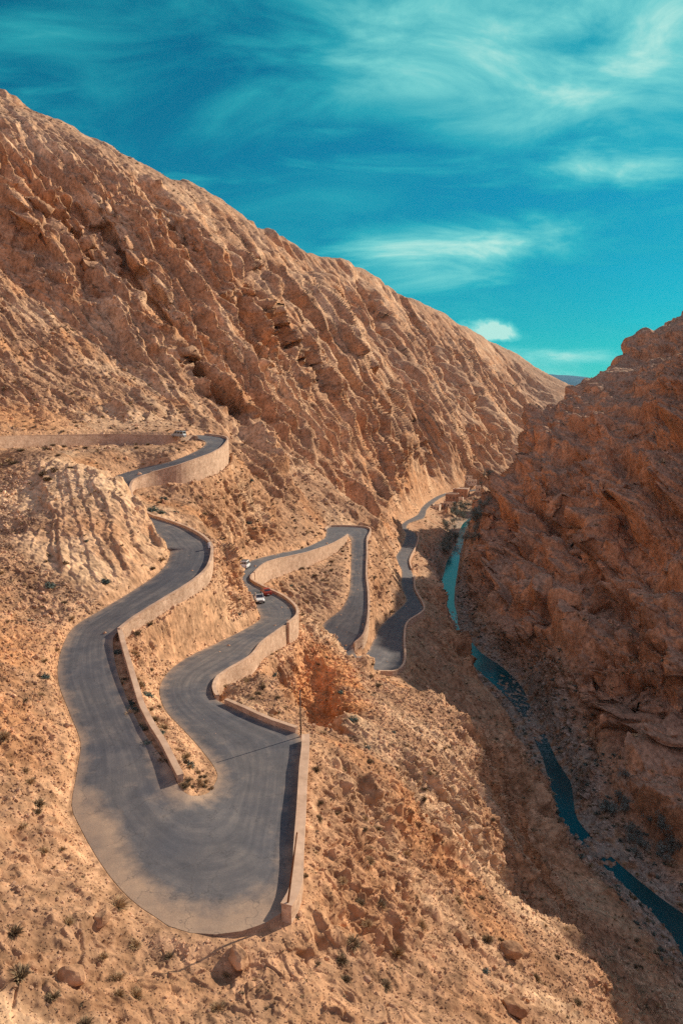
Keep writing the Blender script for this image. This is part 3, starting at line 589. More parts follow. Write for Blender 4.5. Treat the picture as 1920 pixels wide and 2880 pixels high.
spot(300, 1180, 235, 30, pale, .55); spot(60, 1190, 225, 25, orange, .5); spot(820, 1120, 400, 40, pale, .5); spot(600, 1380, 215, 14, pale, .3)
wn = sstep(14, 4, wdist) * (1 - rightm * .7) ; gravel = np.array([.29, .25, .215]); col = lerp(col, gravel, wn * sstep(-.2, .3, n3 + .2) * .85)
rd = sstep(5.0, .5, rdist); col = lerp(col, np.array([.50, .30, .18]), rd * .6)
col = col * np.array([1.0, .955, .88])
col = np.clip(col * (1 + .16 * n3[:, None] + .10 * (cidb - .5)[:, None] + .14 * (cid - .5)[:, None]), .02, .9)

def rock_material():
    m = bpy.data.materials.new("rock"); m.use_nodes = True; nt = m.node_tree; L = nt.links.new
    bs = nt.nodes['Principled BSDF']; bs.inputs['Roughness'].default_value = .93; bs.inputs['Specular IOR Level'].default_value = .12
    at = node(nt, 'ShaderNodeAttribute', attribute_name='col')
    tc = nt.nodes.new('ShaderNodeTexCoord')
    mp = node(nt, 'ShaderNodeMapping'); L(tc.outputs['Object'], mp.inputs[0]); mp.inputs['Rotation'].default_value = (0, radians(34), 0); mp.inputs['Scale'].default_value = (1, 1, .75)
    a = node(nt, 'ShaderNodeTexNoise', i_Scale=.8, i_Detail=9.0, i_Roughness=.62); L(mp.outputs[0], a.inputs['Vector'])
    b = node(nt, 'ShaderNodeTexNoise', i_Scale=.2, i_Detail=9.0, i_Roughness=.7); L(mp.outputs[0], b.inputs['Vector'])
    v = node(nt, 'ShaderNodeTexVoronoi', feature='F1', i_Scale=1.6, i_Randomness=1.0); L(mp.outputs[0], v.inputs['Vector'])
    va = ramp(nt, a.outputs[0], [(.28, (.55,) * 3), (.5, (1,) * 3), (.72, (1.35, 1.38, 1.42))])
    vb = ramp(nt, b.outputs[0], [(.3, (.72, .66, .62)), (.5, (1,) * 3), (.7, (1.22, 1.2, 1.16))])
    c = mix(nt, 1.0, at.outputs['Color'], va, 'MULTIPLY'); c = mix(nt, 1.0, c, vb, 'MULTIPLY')
    c = mix(nt, .22, c, mix(nt, 1.0, c, ramp(nt, v.outputs['Color'], [(0, (.5,) * 3), (1, (1.5,) * 3)]), 'MULTIPLY'))
    L(c, bs.inputs['Base Color'])
    hgt = mathn(nt, 'ADD', mathn(nt, 'MULTIPLY', a.outputs[0], .9), mathn(nt, 'MULTIPLY', v.outputs['Distance'], .5))
    bp = nt.nodes.new('ShaderNodeBump'); bp.inputs['Strength'].default_value = .7; bp.inputs['Distance'].default_value = .35; L(hgt, bp.inputs['Height'])
    # coarse broken bedding on the big rock faces
    ca = node(nt, 'ShaderNodeAttribute', attribute_name='crag')
    m2 = node(nt, 'ShaderNodeMapping'); L(tc.outputs['Object'], m2.inputs[0]); m2.inputs['Rotation'].default_value = (0, radians(34), 0); m2.inputs['Scale'].default_value = (1, 1, .3)
    rg = node(nt, 'ShaderNodeTexNoise', noise_type='RIDGED_MULTIFRACTAL', i_Scale=.17, i_Detail=7.0, i_Roughness=.6); L(m2.outputs[0], rg.inputs['Vector'])
    b2 = nt.nodes.new('ShaderNodeBump'); b2.inputs['Distance'].default_value = 1.6; L(rg.outputs[0], b2.inputs['Height']); L(mathn(nt, 'MULTIPLY', ca.outputs['Fac'], .8), b2.inputs['Strength']); L(bp.outputs[0], b2.inputs['Normal'])
    L(b2.outputs[0], bs.inputs['Normal'])
    return m
M_ROCK = rock_material()

G = np.arange(nAz * nRr).reshape(nAz, nRr)
quads = np.stack([G[:-1, :-1], G[1:, :-1], G[1:, 1:], G[:-1, 1:]], -1).reshape(-1, 4)[:, ::-1]
fc = quads[:, 0]
# which landform each face belongs to
Zrv = np.interp(P[:, 1], VA[::-1, 1], VA[::-1, 2])
isright = (rightm > .35)
azq = P[:, 0] / np.maximum(P[:, 1], 1)
ismtn = (~isright) & (dist > 240) & (P[:, 0] < 90) | ((~isright) & (dist > 420)) | ((~isright) & (P[:, 0] < -105 - .0 * P[:, 1]) & (P[:, 1] > 150))
isbed = (wdist < 9)
cls = np.where(isbed, 3, np.where(isright, 2, np.where(ismtn, 1, 0)))
names = [('foreground_hillside', 'rocky tan hillside carrying the winding road down to the gorge', 'hillside'), ('left_mountain', 'long sunlit ribbed mountain ridge falling from upper left to the valley', 'mountain'),
         ('right_mountain', 'shaded brown rock mountain rising steeply to the right of the river', 'mountain'), ('riverbed', 'stony bed and gravel bars along the foot of the gorge', 'riverbed')]
TERR = []
for k, (nm, lb, ct) in enumerate(names):
    f = quads[cls[fc] == k]
    used, inv = np.unique(f, return_inverse=True)
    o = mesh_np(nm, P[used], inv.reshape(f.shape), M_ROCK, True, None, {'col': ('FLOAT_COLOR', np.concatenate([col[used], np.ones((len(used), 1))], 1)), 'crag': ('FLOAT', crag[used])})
    tag(o, lb, ct, kind='structure'); TERR.append(o)

# ------------------------------------------------------------------ road surface
def road_material():
    m = bpy.data.materials.new("asphalt"); m.use_nodes = True; nt = m.node_tree; L = nt.links.new
    bs = nt.nodes['Principled BSDF']; bs.inputs['Roughness'].default_value = .8; bs.inputs['Specular IOR Level'].default_value = .3
    at = node(nt, 'ShaderNodeAttribute', attribute_name='dust'); al = node(nt, 'ShaderNodeAttribute', attribute_name='lat')
    tc = nt.nodes.new('ShaderNodeTexCoord'); ao = node(nt, 'ShaderNodeAttribute', attribute_name='along')
    a = node(nt, 'ShaderNodeTexNoise', i_Scale=.55, i_Detail=8.0, i_Roughness=.62); L(tc.outputs['Object'], a.inputs['Vector'])
    g = node(nt, 'ShaderNodeTexNoise', i_Scale=9.0, i_Detail=4.0, i_Roughness=.7); L(tc.outputs['Object'], g.inputs['Vector'])
    cv = nt.nodes.new('ShaderNodeCombineXYZ'); L(mathn(nt, 'MULTIPLY', al.outputs['Fac'], 13.0), cv.inputs[0]); L(mathn(nt, 'MULTIPLY', ao.outputs['Fac'], .07), cv.inputs[1])
    st = node(nt, 'ShaderNodeTexNoise', i_Scale=1.0, i_Detail=5.0, i_Roughness=.6); L(cv.outputs[0], st.inputs['Vector'])
    asp = ramp(nt, mathn(nt, 'ADD', mathn(nt, 'MULTIPLY', a.outputs[0], .45), mathn(nt, 'MULTIPLY', st.outputs[0], .55)), [(.32, (.066, .066, .074)), (.5, (.106, .101, .106)), (.70, (.185, .165, .155))])
    dirt = ramp(nt, a.outputs[0], [(.3, (.25, .18, .135)), (.7, (.37, .26, .18))])
    du = mathn(nt, 'ADD', at.outputs['Fac'], mathn(nt, 'MULTIPLY', mathn(nt, 'SUBTRACT', a.outputs[0], .5), .8))
    f = ramp(nt, du, [(.32, (0,) * 3), (.55, (.4,) * 3), (.85, (1,) * 3)])
    c = mix(nt, f, asp, dirt)
    c = mix(nt, .5, c, mix(nt, 1.0, c, ramp(nt, g.outputs[0], [(.3, (.7,) * 3), (.7, (1.3,) * 3)]), 'MULTIPLY'))
    L(c, bs.inputs['Base Color'])
    ck = node(nt, 'ShaderNodeTexVoronoi', feature='DISTANCE_TO_EDGE', i_Scale=.22); nwp = node(nt, 'ShaderNodeTexNoise', i_Scale=.9, i_Detail=5.0); L(tc.outputs['Object'], nwp.inputs['Vector']); wv_ = nt.nodes.new('ShaderNodeVectorMath'); wv_.operation = 'MULTIPLY_ADD'; L(nwp.outputs['Color'], wv_.inputs[0]); wv_.inputs[1].default_value = (2.5, 2.5, 2.5); L(tc.outputs['Object'], wv_.inputs[2]); L(wv_.outputs[0], ck.inputs['Vector'])
    bigp = node(nt, 'ShaderNodeTexNoise', i_Scale=.12, i_Detail=4.0, i_Roughness=.6); L(tc.outputs['Object'], bigp.inputs['Vector'])
    c = mix(nt, 1.0, c, ramp(nt, bigp.outputs[0], [(.35, (.78, .80, .86)), (.6, (1.12, 1.06, 1.0))]), 'MULTIPLY')
    c = mix(nt, mathn(nt, 'MULTIPLY', ramp(nt, ck.outputs['Distance'], [(.0, (1,) * 3), (.012, (0,) * 3)]), .55), c, (.05, .045, .045)); L(c, bs.inputs['Base Color'])
    bp = nt.nodes.new('ShaderNodeBump'); bp.inputs['Strength'].default_value = .3; bp.inputs['Distance'].default_value = .05; L(g.outputs[0], bp.inputs['Height']); L(bp.outputs[0], bs.inputs['Normal'])
    return m
M_ROAD = road_material()
NL = 15
def ribbon(name, A, B, T, mat, z0=0.0, under=.5, NL=NL, dustf=None):
    t = np.linspace(0, 1, NL); n = len(A)
    V = A[:, None] * (1 - t[None, :, None]) + B[:, None] * t[None, :, None]; V[..., 2] += z0
    al = np.concatenate([[0], np.cumsum(np.linalg.norm(np.diff((A + B) / 2, axis=0), axis=1))])
    wdt = np.linalg.norm(A - B, axis=1)
    lat = np.broadcast_to(t, (n, NL)); along = np.broadcast_to(al[:, None], (n, NL)); Tn = np.broadcast_to(T[:, None], (n, NL))
    dm = np.minimum(lat, 1 - lat) * wdt[:, None]; dmA = lat * wdt[:, None]; dmB = (1 - lat) * wdt[:, None]
    dust = dustf(dmA, dmB, Tn, lat) if dustf else np.zeros_like(lat)
    # skirt down both sides
    lo = V.copy()[:, [0, -1]]; lo[..., 2] -= under
    V2 = np.concatenate([lo[:, :1], V, lo[:, 1:]], 1); ex = lambda a: np.concatenate([a[:, :1], a, a[:, -1:]], 1)
    g = np.arange(n * (NL + 2)).reshape(n, NL + 2)
    q = np.stack([g[:-1, :-1], g[:-1, 1:], g[1:, 1:], g[1:, :-1]], -1).reshape(-1, 4)
    return mesh_np(name, V2.reshape(-1, 3), q, mat, False, None, {'dust': ('FLOAT', ex(dust)), 'lat': ('FLOAT', ex(lat)), 'along': ('FLOAT', ex(along)), 'darker': ('FLOAT', ex(sstep(12.5, 15.5, Tn) * .75))})
def rdust(dA, dB, T, lat):
    e = .12 + np.exp(-dA / 1.2) * .62 + np.exp(-dB / 1.2) * .62
    hp = sstep(26, 29, T) * sstep(33.5, 31, T)         # the wide gravel apron on the outside of the hairpin
    e = e + sstep(27, 28.3, T) * sstep(31.5, 30, T) * sstep(5.0, .5, dB) * .62 + sstep(25, 28, T) * sstep(33, 30, T) * np.exp(-dA / 2.0) * .5
    e = e + sstep(49, 51, T) * sstep(54, 52, T) * sstep(3, 0, dB) * .5
    return np.clip(e, 0, 1)
road = ribbon('road', DA, DB, DT, M_ROAD, dustf=rdust); tag(road, 'grey asphalt mountain road winding down in tight hairpins', 'road', kind='structure')

# ------------------------------------------------------------------ river water
def water_material():
    m = bpy.data.materials.new("river_water"); m.use_nodes = True; nt = m.node_tree; L = nt.links.new
    bs = nt.nodes['Principled BSDF']; bs.inputs['Roughness'].default_value = .12
    tc = nt.nodes.new('ShaderNodeTexCoord')
    a = node(nt, 'ShaderNodeTexNoise', i_Scale=.25, i_Detail=6.0); L(tc.outputs['Object'], a.inputs['Vector'])
    f = node(nt, 'ShaderNodeTexNoise', i_Scale=1.6, i_Detail=8.0, i_Roughness=.75); L(tc.outputs['Object'], f.inputs['Vector'])
    at = node(nt, 'ShaderNodeAttribute', attribute_name='dust')
    c = ramp(nt, a.outputs[0], [(.3, (.004, .08, .095)), (.7, (.009, .135, .145))])
    foam = mathn(nt, 'MULTIPLY', ramp(nt, f.outputs[0], [(.50, (0,) * 3), (.60, (1,) * 3)]), at.outputs['Fac'])
    lw = node(nt, 'ShaderNodeAttribute', attribute_name='darker'); c = mix(nt, lw.outputs['Fac'], c, (.004, .035, .04)); c = mix(nt, foam, c, (.45, .52, .52)); L(c, bs.inputs['Base Color'])  # water colour goes darker along the lower reach
    bp = nt.nodes.new('ShaderNodeBump'); bp.inputs['Strength'].default_value = .25; bp.inputs['Distance'].default_value = .15; L(f.outputs[0], bp.inputs['Height']); L(bp.outputs[0], bs.inputs['Normal'])
    return m
def wfoam(dA, dB, T, lat):
    return np.clip(sstep(3.5, 4.6, T) * sstep(6.2, 5.2, T) + sstep(9.2, 10.3, T) * sstep(12.6, 11.8, T) + sstep(14.5, 16, T) * sstep(19.5, 18, T) * .5, 0, 1)
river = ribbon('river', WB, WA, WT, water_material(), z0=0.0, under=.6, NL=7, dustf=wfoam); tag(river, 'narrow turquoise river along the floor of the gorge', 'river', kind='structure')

# ------------------------------------------------------------------ masonry walls along the outer edges
def stone_material(name, c1, c2, scale, mortar):
    m = bpy.data.materials.new(name); m.use_nodes = True; nt = m.node_tree; L = nt.links.new
    bs = nt.nodes['Principled BSDF']; bs.inputs['Roughness'].default_value = .92; bs.inputs['Specular IOR Level'].default_value = .15
    tc = nt.nodes.new('ShaderNodeTexCoord')
    v = node(nt, 'ShaderNodeTexVoronoi', feature='F1', i_Scale=scale); L(tc.outputs['Object'], v.inputs['Vector'])
    e = node(nt, 'ShaderNodeTexVoronoi', feature='DISTANCE_TO_EDGE', i_Scale=scale); L(tc.outputs['Object'], e.inputs['Vector'])
    n = node(nt, 'ShaderNodeTexNoise', i_Scale=.5, i_Detail=8.0, i_Roughness=.65); L(tc.outputs['Object'], n.inputs['Vector'])
    c = ramp(nt, v.outputs['Color'], [(.1, c1), (.9, c2)])
    c = mix(nt, mathn(nt, 'MULTIPLY', ramp(nt, e.outputs['Distance'], [(.02, (1,) * 3), (.09, (0,) * 3)]), .7), c, mortar)
    c = mix(nt, .7, c, mix(nt, 1.0, c, ramp(nt, n.outputs[0], [(.3, (.62, .55, .48)), (.7, (1.3, 1.28, 1.25))]), 'MULTIPLY'))
    L(c, bs.inputs['Base Color'])
    bp = nt.nodes.new('ShaderNodeBump'); bp.inputs['Strength'].default_value = .7; bp.inputs['Distance'].default_value = .06; L(e.outputs['Distance'], bp.inputs['Height']); L(bp.outputs[0], bs.inputs['Normal'])
    return m
M_STONE = stone_material("masonry", (.42, .27, .18), (.62, .44, .31), 2.6, (.58, .43, .32))
M_COPE = stone_material("coping_mortar", (.50, .33, .23), (.58, .40, .28), .8, (.53, .36, .25))

def wall_mesh(name, Pn, n, top, bottom, thick, mat, parent, inset=0.0):
    """a wall along the points Pn; n points away from the road; top/bottom are heights relative to the points"""
    a = Pn + n * inset; b = Pn + n * (inset + thick); k = len(Pn)
    rows = []
    for base, hz in ((a, bottom), (a, top), (b, top), (b, bottom)):
        q = base.copy(); q[:, 2] = q[:, 2] + hz; rows.append(q)
    V = np.stack(rows, 1).reshape(-1, 3); g = np.arange(k * 4).reshape(k, 4); f = []
    for c in range(3): f.append(np.stack([g[:-1, c], g[:-1, c + 1], g[1:, c + 1], g[1:, c]], -1))
    f.append(np.stack([g[:-1, 3], g[:-1, 0], g[1:, 0], g[1:, 3]], -1))
    f = np.concatenate(f + [g[:1, ::-1], g[-1:, :]]);
    o = mesh_np(name, V, f, mat, False, parent)
    return o
def fair(Pn, k=2):
    Q = Pn.copy()
    for _ in range(k): Q[1:-1] = (Q[:-2] + 2 * Q[1:-1] + Q[2:]) / 4
    return Q
def road_wall(side, t0, t1, label, parapet=.6, thick=.45, extra=1.3, cat='wall', kind_name='stone_wall'):
    m = (DT >= t0) & (DT <= t1)
    Pn = (DA if side == 'a' else DB)[m]; dr = (DROP_A if side == 'a' else DROP_B)[m]
    Pn = fair(Pn, 2); t = np.gradient(Pn, axis=0); n = np.stack([t[:, 1], -t[:, 0], 0 * t[:, 0]], 1); n /= np.linalg.norm(n, axis=1)[:, None]
    nn = (nA if side == 'a' else nB)[m]; n *= np.sign((n * nn).sum(1))[:, None]
    org = Pn.mean(0); root = bpy.data.objects.new(kind_name, None); C.objects.link(root); root.location = org; root.empty_display_size = .5
    tag(root, label, cat, 'stone walls along the road')
    jit = np.cumsum(rng.randn(len(Pn)) * .03); jit -= np.linspace(jit[0], jit[-1], len(Pn))
    top = np.full(len(Pn), parapet) + np.clip(jit, -.1, .1)
    b = wall_mesh('masonry', Pn - org, n, top, -(np.maximum(dr, .2) + extra), thick, M_STONE, root, .04)
    c = wall_mesh('coping', Pn - org, n, top + .09, top - .03, thick + .10, M_COPE, root, -.01)
    return root
road_wall('b', 0.0, 4.25, 'long pale retaining wall under the uppermost stretch of road at the far left', .75, .45, 2.0)
road_wall('a', 4.0, 11.4, 'tall pale curved retaining wall round the outside of the highest bend', .55, .5, 2.2)
road_wall('a', 11.5, 20.9, 'low wall round the bend beside the pale rock spur, with a dark shadow inside it', .5, .4, 1.5)
road_wall('b', 29.95, 32.95, 'thick straight wall on the right of the big near hairpin', .72, .75, 2.0)
road_wall('b', 33.05, 35.6, 'low dark-faced wall slanting from the tall pole to the inner bend', .55, .4, 1.2)
road_wall('b', 35.8, 39.6, 'pale retaining wall curving out of the near hairpin along the middle road', .48, .4, 1.5)
road_wall('b', 39.65, 44.9, 'low wall with a dark shadow round the bend where the cars pass', .6, .45, 1.6)
road_wall('b', 45.0, 51.0, 'long pale retaining wall above the bushy triangle of slope, ending in a point', .6, .45, 2.0)
road_wall('a', 50.2, 59.0, 'angular wall round the far loop, running down its right side', .7, .5, 1.6)
road_wall('b', 60.7, 67.0, 'zigzag low wall on the river side of the lowest leg of road', .75, .5, 2.2)
road_wall('b', 67.4, 71.0, 'short far wall on the road near the shaded bend above the river', .7, .5, 1.6)
# wall on the strip of ground between the two near legs
_mw = [((331,1764),30.9),((345,1815),31.4),((367,1891),32.1),((392,1976),32.8),((420,2030),33.1),((453,2081),33.4),((480,2135),33.7),((500,2174),33.9)]
Pm_ = np.array([atz(*p, -h) for p, h in _mw]); Pm_[:, 2] -= .62
tt = np.linspace(0, len(Pm_) - 1, 60); Pm_ = fair(np.stack([np.interp(tt, np.arange(len(Pm_)), Pm_[:, k]) for k in range(3)], 1), 3)
MEDIAN = Pm_.copy()
t = np.gradient(Pm_, axis=0); n = np.stack([t[:, 1], -t[:, 0], 0 * t[:, 0]], 1); n /= np.linalg.norm(n, axis=1)[:, None]; n *= np.sign(n[:, :1])
root = bpy.data.objects.new('stone_wall', None); C.objects.link(root); root.location = Pm_[30]; tag(root, 'orange-topped wall between the two near legs of road with shrubs on both sides', 'wall', 'stone walls along the road')
wall_mesh('masonry', Pm_ - Pm_[30], n, np.full(60, .32), np.full(60, -2.4), .5, M_STONE, root, 0)
wall_mesh('coping', Pm_ - Pm_[30], n, np.full(60, .41), np.full(60, .29), .62, M_COPE, root, -.06)

# ------------------------------------------------------------------ where things stand: look the ground up in the finished relief
mz = P[:, 1] * cP - P[:, 2] * sP
with np.errstate(divide='ignore', invalid='ignore'):
    PX = np.where(mz > 1, 960 + F * P[:, 0] / mz, -9e9); PY = np.where(mz > 1, 1440 - F * (P[:, 1] * sP + P[:, 2] * cP) / mz, -9e9)
elg = (P[:, 2] / dist0).reshape(nAz, nRr) if False else (P[:, 2] / np.hypot(P[:, 0], P[:, 1])).reshape(nAz, nRr)
run = np.maximum.accumulate(elg, axis=1)
VIS = (elg >= np.concatenate([np.full((nAz, 1), -9.), run[:, :-1]], 1) - 0.0015).ravel()
INF = VIS & (PX > -30) & (PX < 1950) & (PY > 150) & (PY < 2910)
G3 = P.reshape(nAz, nRr, 3)
_a = np.zeros((nAz, nRr)); _c = np.cross(G3[1:, :-1] - G3[:-1, :-1], G3[:-1, 1:] - G3[:-1, :-1]); _a[:-1, :-1] = np.linalg.norm(_c, axis=2)
AREA = _a.ravel(); NF = grid_normals(P); NF[NF[:, 2] < 0] *= -1
NSM = blur(NF.copy(), 3); NSM /= np.linalg.norm(NSM, axis=1)[:, None]
_vi = np.nonzero(INF)[0]; _ord = np.argsort(PX[_vi]); _vi = _vi[_ord]; _vx = PX[_vi]
def ground(px, py, rad=6):
    """index of the visible ground vertex nearest to a spot of the photograph"""
    lo, hi = np.searchsorted(_vx, [px - rad, px + rad]); c = _vi[lo:hi]
    if not len(c): return None
    d = (PX[c] - px) ** 2 + (PY[c] - py) ** 2; k = np.argmin(d)
    return int(c[k]) if d[k] < (rad * 3) ** 2 else None
def pick(mask, n, power=1.0):
    c = np.nonzero(mask)[0]; wgt_ = AREA[c] ** power; wgt_ /= wgt_.sum()
    return rng.choice(c, size=min(n, len(c)), replace=False, p=wgt_)

# ------------------------------------------------------------------ loose stones lying on the slopes
def rock_proto(seed):
    r_ = np.random.RandomState(seed)
    import bmesh
    bm = bmesh.new(); bmesh.ops.create_icosphere(bm, subdivisions=1, radius=1.0)
    pl = r_.randn(7, 3); pl /= np.linalg.norm(pl, axis=1)[:, None]
    for v in bm.verts:
        c = np.array(v.co)
        for p_ in pl:
            dd = c @ p_
            if dd > .62: c = c - p_ * (dd - .62)
        v.co = c * (1, .8, .62)
    V = np.array([v.co[:] for v in bm.verts]); Fc = np.array([[v.index for v in f.verts] for f in bm.faces]); bm.free(); return V, Fc
ROCKS = [rock_proto(i) for i in range(6)]
def rot_rand(n):
    q_ = rng.randn(n, 4); q_ /= np.linalg.norm(q_, axis=1)[:, None]; w_, x_, y_, z_ = q_.T
    return np.stack([1 - 2 * (y_**2 + z_**2), 2 * (x_ * y_ - z_ * w_), 2 * (x_ * z_ + y_ * w_), 2 * (x_ * y_ + z_ * w_), 1 - 2 * (x_**2 + z_**2), 2 * (y_ * z_ - x_ * w_), 2 * (x_ * z_ - y_ * w_), 2 * (y_ * z_ + x_ * w_), 1 - 2 * (x_**2 + y_**2)], 1).reshape(n, 3, 3)
def stones(name, ids, sizes, label, cat='stones'):
    VV, FF, CC, off = [], [], [], 0
    R3 = rot_rand(len(ids))
    for k, (V, Fc) in enumerate(ROCKS):
        s_ = np.arange(len(ids)) % 6 == k; m_ = ids[s_]; n_ = len(m_)
        if not n_: continue
        W_ = np.einsum('nij,vj->nvi', R3[s_], V) * sizes[s_][:, None, None] + (P[m_] + NSM[m_] * sizes[s_][:, None] * .18)[:, None]
        VV.append(W_.reshape(-1, 3)); FF.append((Fc[None] + (np.arange(n_) * len(V))[:, None, None] + off).reshape(-1, 3)); off += n_ * len(V)
        cc = col[m_] * (0.75 + .6 * rng.rand(n_))[:, None] + .03; CC.append(np.repeat(cc, len(V), 0))
    CC = np.clip(np.concatenate(CC), 0, .9)
    o = mesh_np(name, np.concatenate(VV), np.concatenate(FF), M_ROCK, False, None, {'col': ('FLOAT_COLOR', np.concatenate([CC, np.ones((len(CC), 1))], 1))})
    return tag(o, label, cat, kind='stuff')
gentle = (NSM[:, 2] > .45) & (slabm < .25)
offroad = (rdist > .3) & (wdist > .5)
m = INF & offroad & (dist < 150) & gentle & ~isright
ids = pick(m, 48000, .55); stones('loose_stones', ids, np.exp(rng.randn(len(ids)) * .5) * .075 * np.clip(dist[ids] / 60, .45, 2.2), 'pale loose stones and gravel strewn over the near slopes')
m = INF & offroad & (dist > 120) & (dist < 420) & (NSM[:, 2] > .4)
ids = pick(m, 14000, .6); stones('scree', ids, np.exp(rng.randn(len(ids)) * .5) * .26 * np.clip(dist[ids] / 200, .6, 1.6), 'broken scree scattered over the farther slopes and the river banks', 'scree')
m = (dist < 420) & (wdist < 9) & ((wdist > .3) | (P[:, 2] > np.interp(P[:, 1], VA[::-1, 1], VA[::-1, 2]) + .05)) & VIS
ids = pick(m, 5000, .7); stones('river_stones', ids, np.exp(rng.randn(len(ids)) * .6) * .30, 'grey boulders and cobbles along the riverbed', 'river stones')
# stones spilled along the foot of the cuts beside the road
m = INF & (rdist > -.1) & (rdist < 1.6) & (dist < 260)
ids = pick(m, 5000, .6); stones('roadside_gravel', ids, np.exp(rng.randn(len(ids)) * .5) * .07 * np.clip(dist[ids] / 70, .6, 2.4), 'gravel and small stones gathered along the road edge', 'gravel')

# separate boulders
def boulder_proto(seed):
    import bmesh
    from mathutils import noise as mn
    bm = bmesh.new(); bmesh.ops.create_icosphere(bm, subdivisions=3, radius=1.0); r_ = np.random.RandomState(seed)
    pl = r_.randn(11, 3); pl /= np.linalg.norm(pl, axis=1)[:, None]
    for v in bm.verts:
        c = np.array(v.co)
        for p_ in pl:
            dd = c @ p_
            if dd > .66: c = c - p_ * (dd - .66) * .92
        c = c * (1 + .12 * mn.noise(Vector(c * 2.2 + seed)))
        v.co = c * (1.15, .85, .7)
    V = np.array([v.co[:] for v in bm.verts]); Fc = np.array([[v.index for v in f.verts] for f in bm.faces]); bm.free(); return V, Fc
BOUL = []
for s_ in range(4):
    V, Fc = boulder_proto(s_ * 7 + 3); BOUL.append((V, Fc))
def boulder(px, py, size, label, tone=1.0, k=0):
    i = ground(px, py)
    if i is None: return
    V, Fc = BOUL[k % 4]; c = np.clip(col[i] * tone, .02, .8)
    nz = fbm((V * 3 + k).astype(np.float32), 2, 5)
    o = mesh_np('boulder', V * size, Fc, M_ROCK, False, None, {'col': ('FLOAT_COLOR', np.concatenate([np.clip(c * (1 + .25 * nz[:, None]), 0, 1), np.ones((len(V), 1))], 1))})
    o.location = P[i] + NSM[i] * size * .25; o.rotation_euler = (rng.rand() * .5, rng.rand() * .5, rng.rand() * 6.28)
    tag(o, label, 'boulder')
boulder(672, 2700, .95, 'orange-sided boulder embedded in the slope below the near hairpin', 1.1, 0)
boulder(1090, 2510, .8, 'pale upright slab of rock standing on the rubble slope right of the big wall', 1.35, 1)
boulder(1290, 2650, 1.1, 'flat pale slab lying on the rubble slope near the shaded edge', 1.3, 2)
boulder(1430, 2680, 1.25, 'large square boulder with a shaded hollow on its left side', 1.0, 3)
boulder(1435, 2840, 1.2, 'long orange-lit boulder at the bottom of the photo', 1.15, 1)
boulder(765, 2005, .75, 'small orange-sided boulder on the slope above the slanting low wall', 1.0, 2)
boulder(792, 1644, 1.0, 'dark upright boulder on the bare slope right of the cars', .75, 3)
boulder(200, 2760, .9, 'pale squat boulder among rubble at the lower left', 1.3, 0)
boulder(290, 2590, .8, 'pale angular boulder beside a dry tuft at the lower left', 1.25, 1)

# ------------------------------------------------------------------ shrubs
def plant_material(name, c1, c2):
    m = bpy.data.materials.new(name); m.use_nodes = True; nt = m.node_tree; L = nt.links.new
    bs = nt.nodes['Principled BSDF']; bs.inputs['Roughness'].default_value = .85; bs.inputs['Specular IOR Level'].default_value = .1
    oi = nt.nodes.new('ShaderNodeObjectInfo'); g = nt.nodes.new('ShaderNodeNewGeometry')
    f = mathn(nt, 'ADD', mathn(nt, 'MULTIPLY', g.outputs['Random Per Island'], .65), mathn(nt, 'MULTIPLY', oi.outputs['Random'], .35))
    L(ramp(nt, f, [(0.1, c1), (.9, c2)]), bs.inputs['Base Color'])
    return m
M_DRY = plant_material('dry_grass', (.27, .17, .09), (.58, .40, .22))
M_BUSH = plant_material('desert_bush', (.13, .09, .055), (.36, .26, .15))
M_GREEN = plant_material('grey_green_leaves', (.05, .07, .06), (.15, .18, .145))
M_TREE = plant_material('grey_foliage', (.08, .10, .085), (.30, .32, .27))
M_WOOD = plant_material('twig_wood', (.08, .05, .035), (.16, .11, .08))
def tuft_arrays(seed, n, up=.5, wd=.035, leaf=False):
    r_ = np.random.RandomState(seed); V, Fc = [], []; lob = [(r_.rand() * 6.28, .55 + .5 * r_.rand()) for _ in range(5)]
    for i in range(n):
        a = r_.rand() * 6.283; e = math.asin(min(1, (r_.rand() ** up))) ; L_ = (.45 + .55 * r_.rand()) * (.6 + .4 * max(math.cos(a - l0) * l1 for l0, l1 in lob) + .15)
        d = np.array([math.cos(a) * math.cos(e), math.sin(a) * math.cos(e), math.sin(e)])
        s_ = np.cross(d, r_.randn(3)); s_ /= np.linalg.norm(s_); b = np.array([math.cos(a), math.sin(a), 0]) * r_.rand() * .25
        w_ = wd * (1 + r_.rand())
        k = len(V)
        if leaf:
            c = b + d * L_ * (.35 + .6 * r_.rand()); t_ = np.cross(s_, r_.randn(3)); t_ /= np.linalg.norm(t_)
            V += [c - s_ * w_ - t_ * w_, c + s_ * w_ - t_ * w_, c + s_ * w_ + t_ * w_, c - s_ * w_ + t_ * w_]; Fc.append([k, k + 1, k + 2, k + 3])
        else:
            m_ = b + d * L_ * .55 + [0, 0, .06]; tp = b + d * L_ - [0, 0, .05 * L_]
            V += [b - s_ * w_ * .6, b + s_ * w_ * .6, m_ + s_ * w_, m_ - s_ * w_, tp]; Fc.append([k, k + 1, k + 2, k + 3]); Fc.append([k + 3, k + 2, k + 4, k + 4])
    return np.array(V), Fc
def tri_mesh(name, V, Fc, mat, parent=None):
    T_ = []
    for f in Fc:
        T_.append([f[0], f[1], f[2]])
        if f[3] != f[2]: T_.append([f[0], f[2], f[3]])
    return mesh_np(name, V, np.array(T_), mat, False, parent)
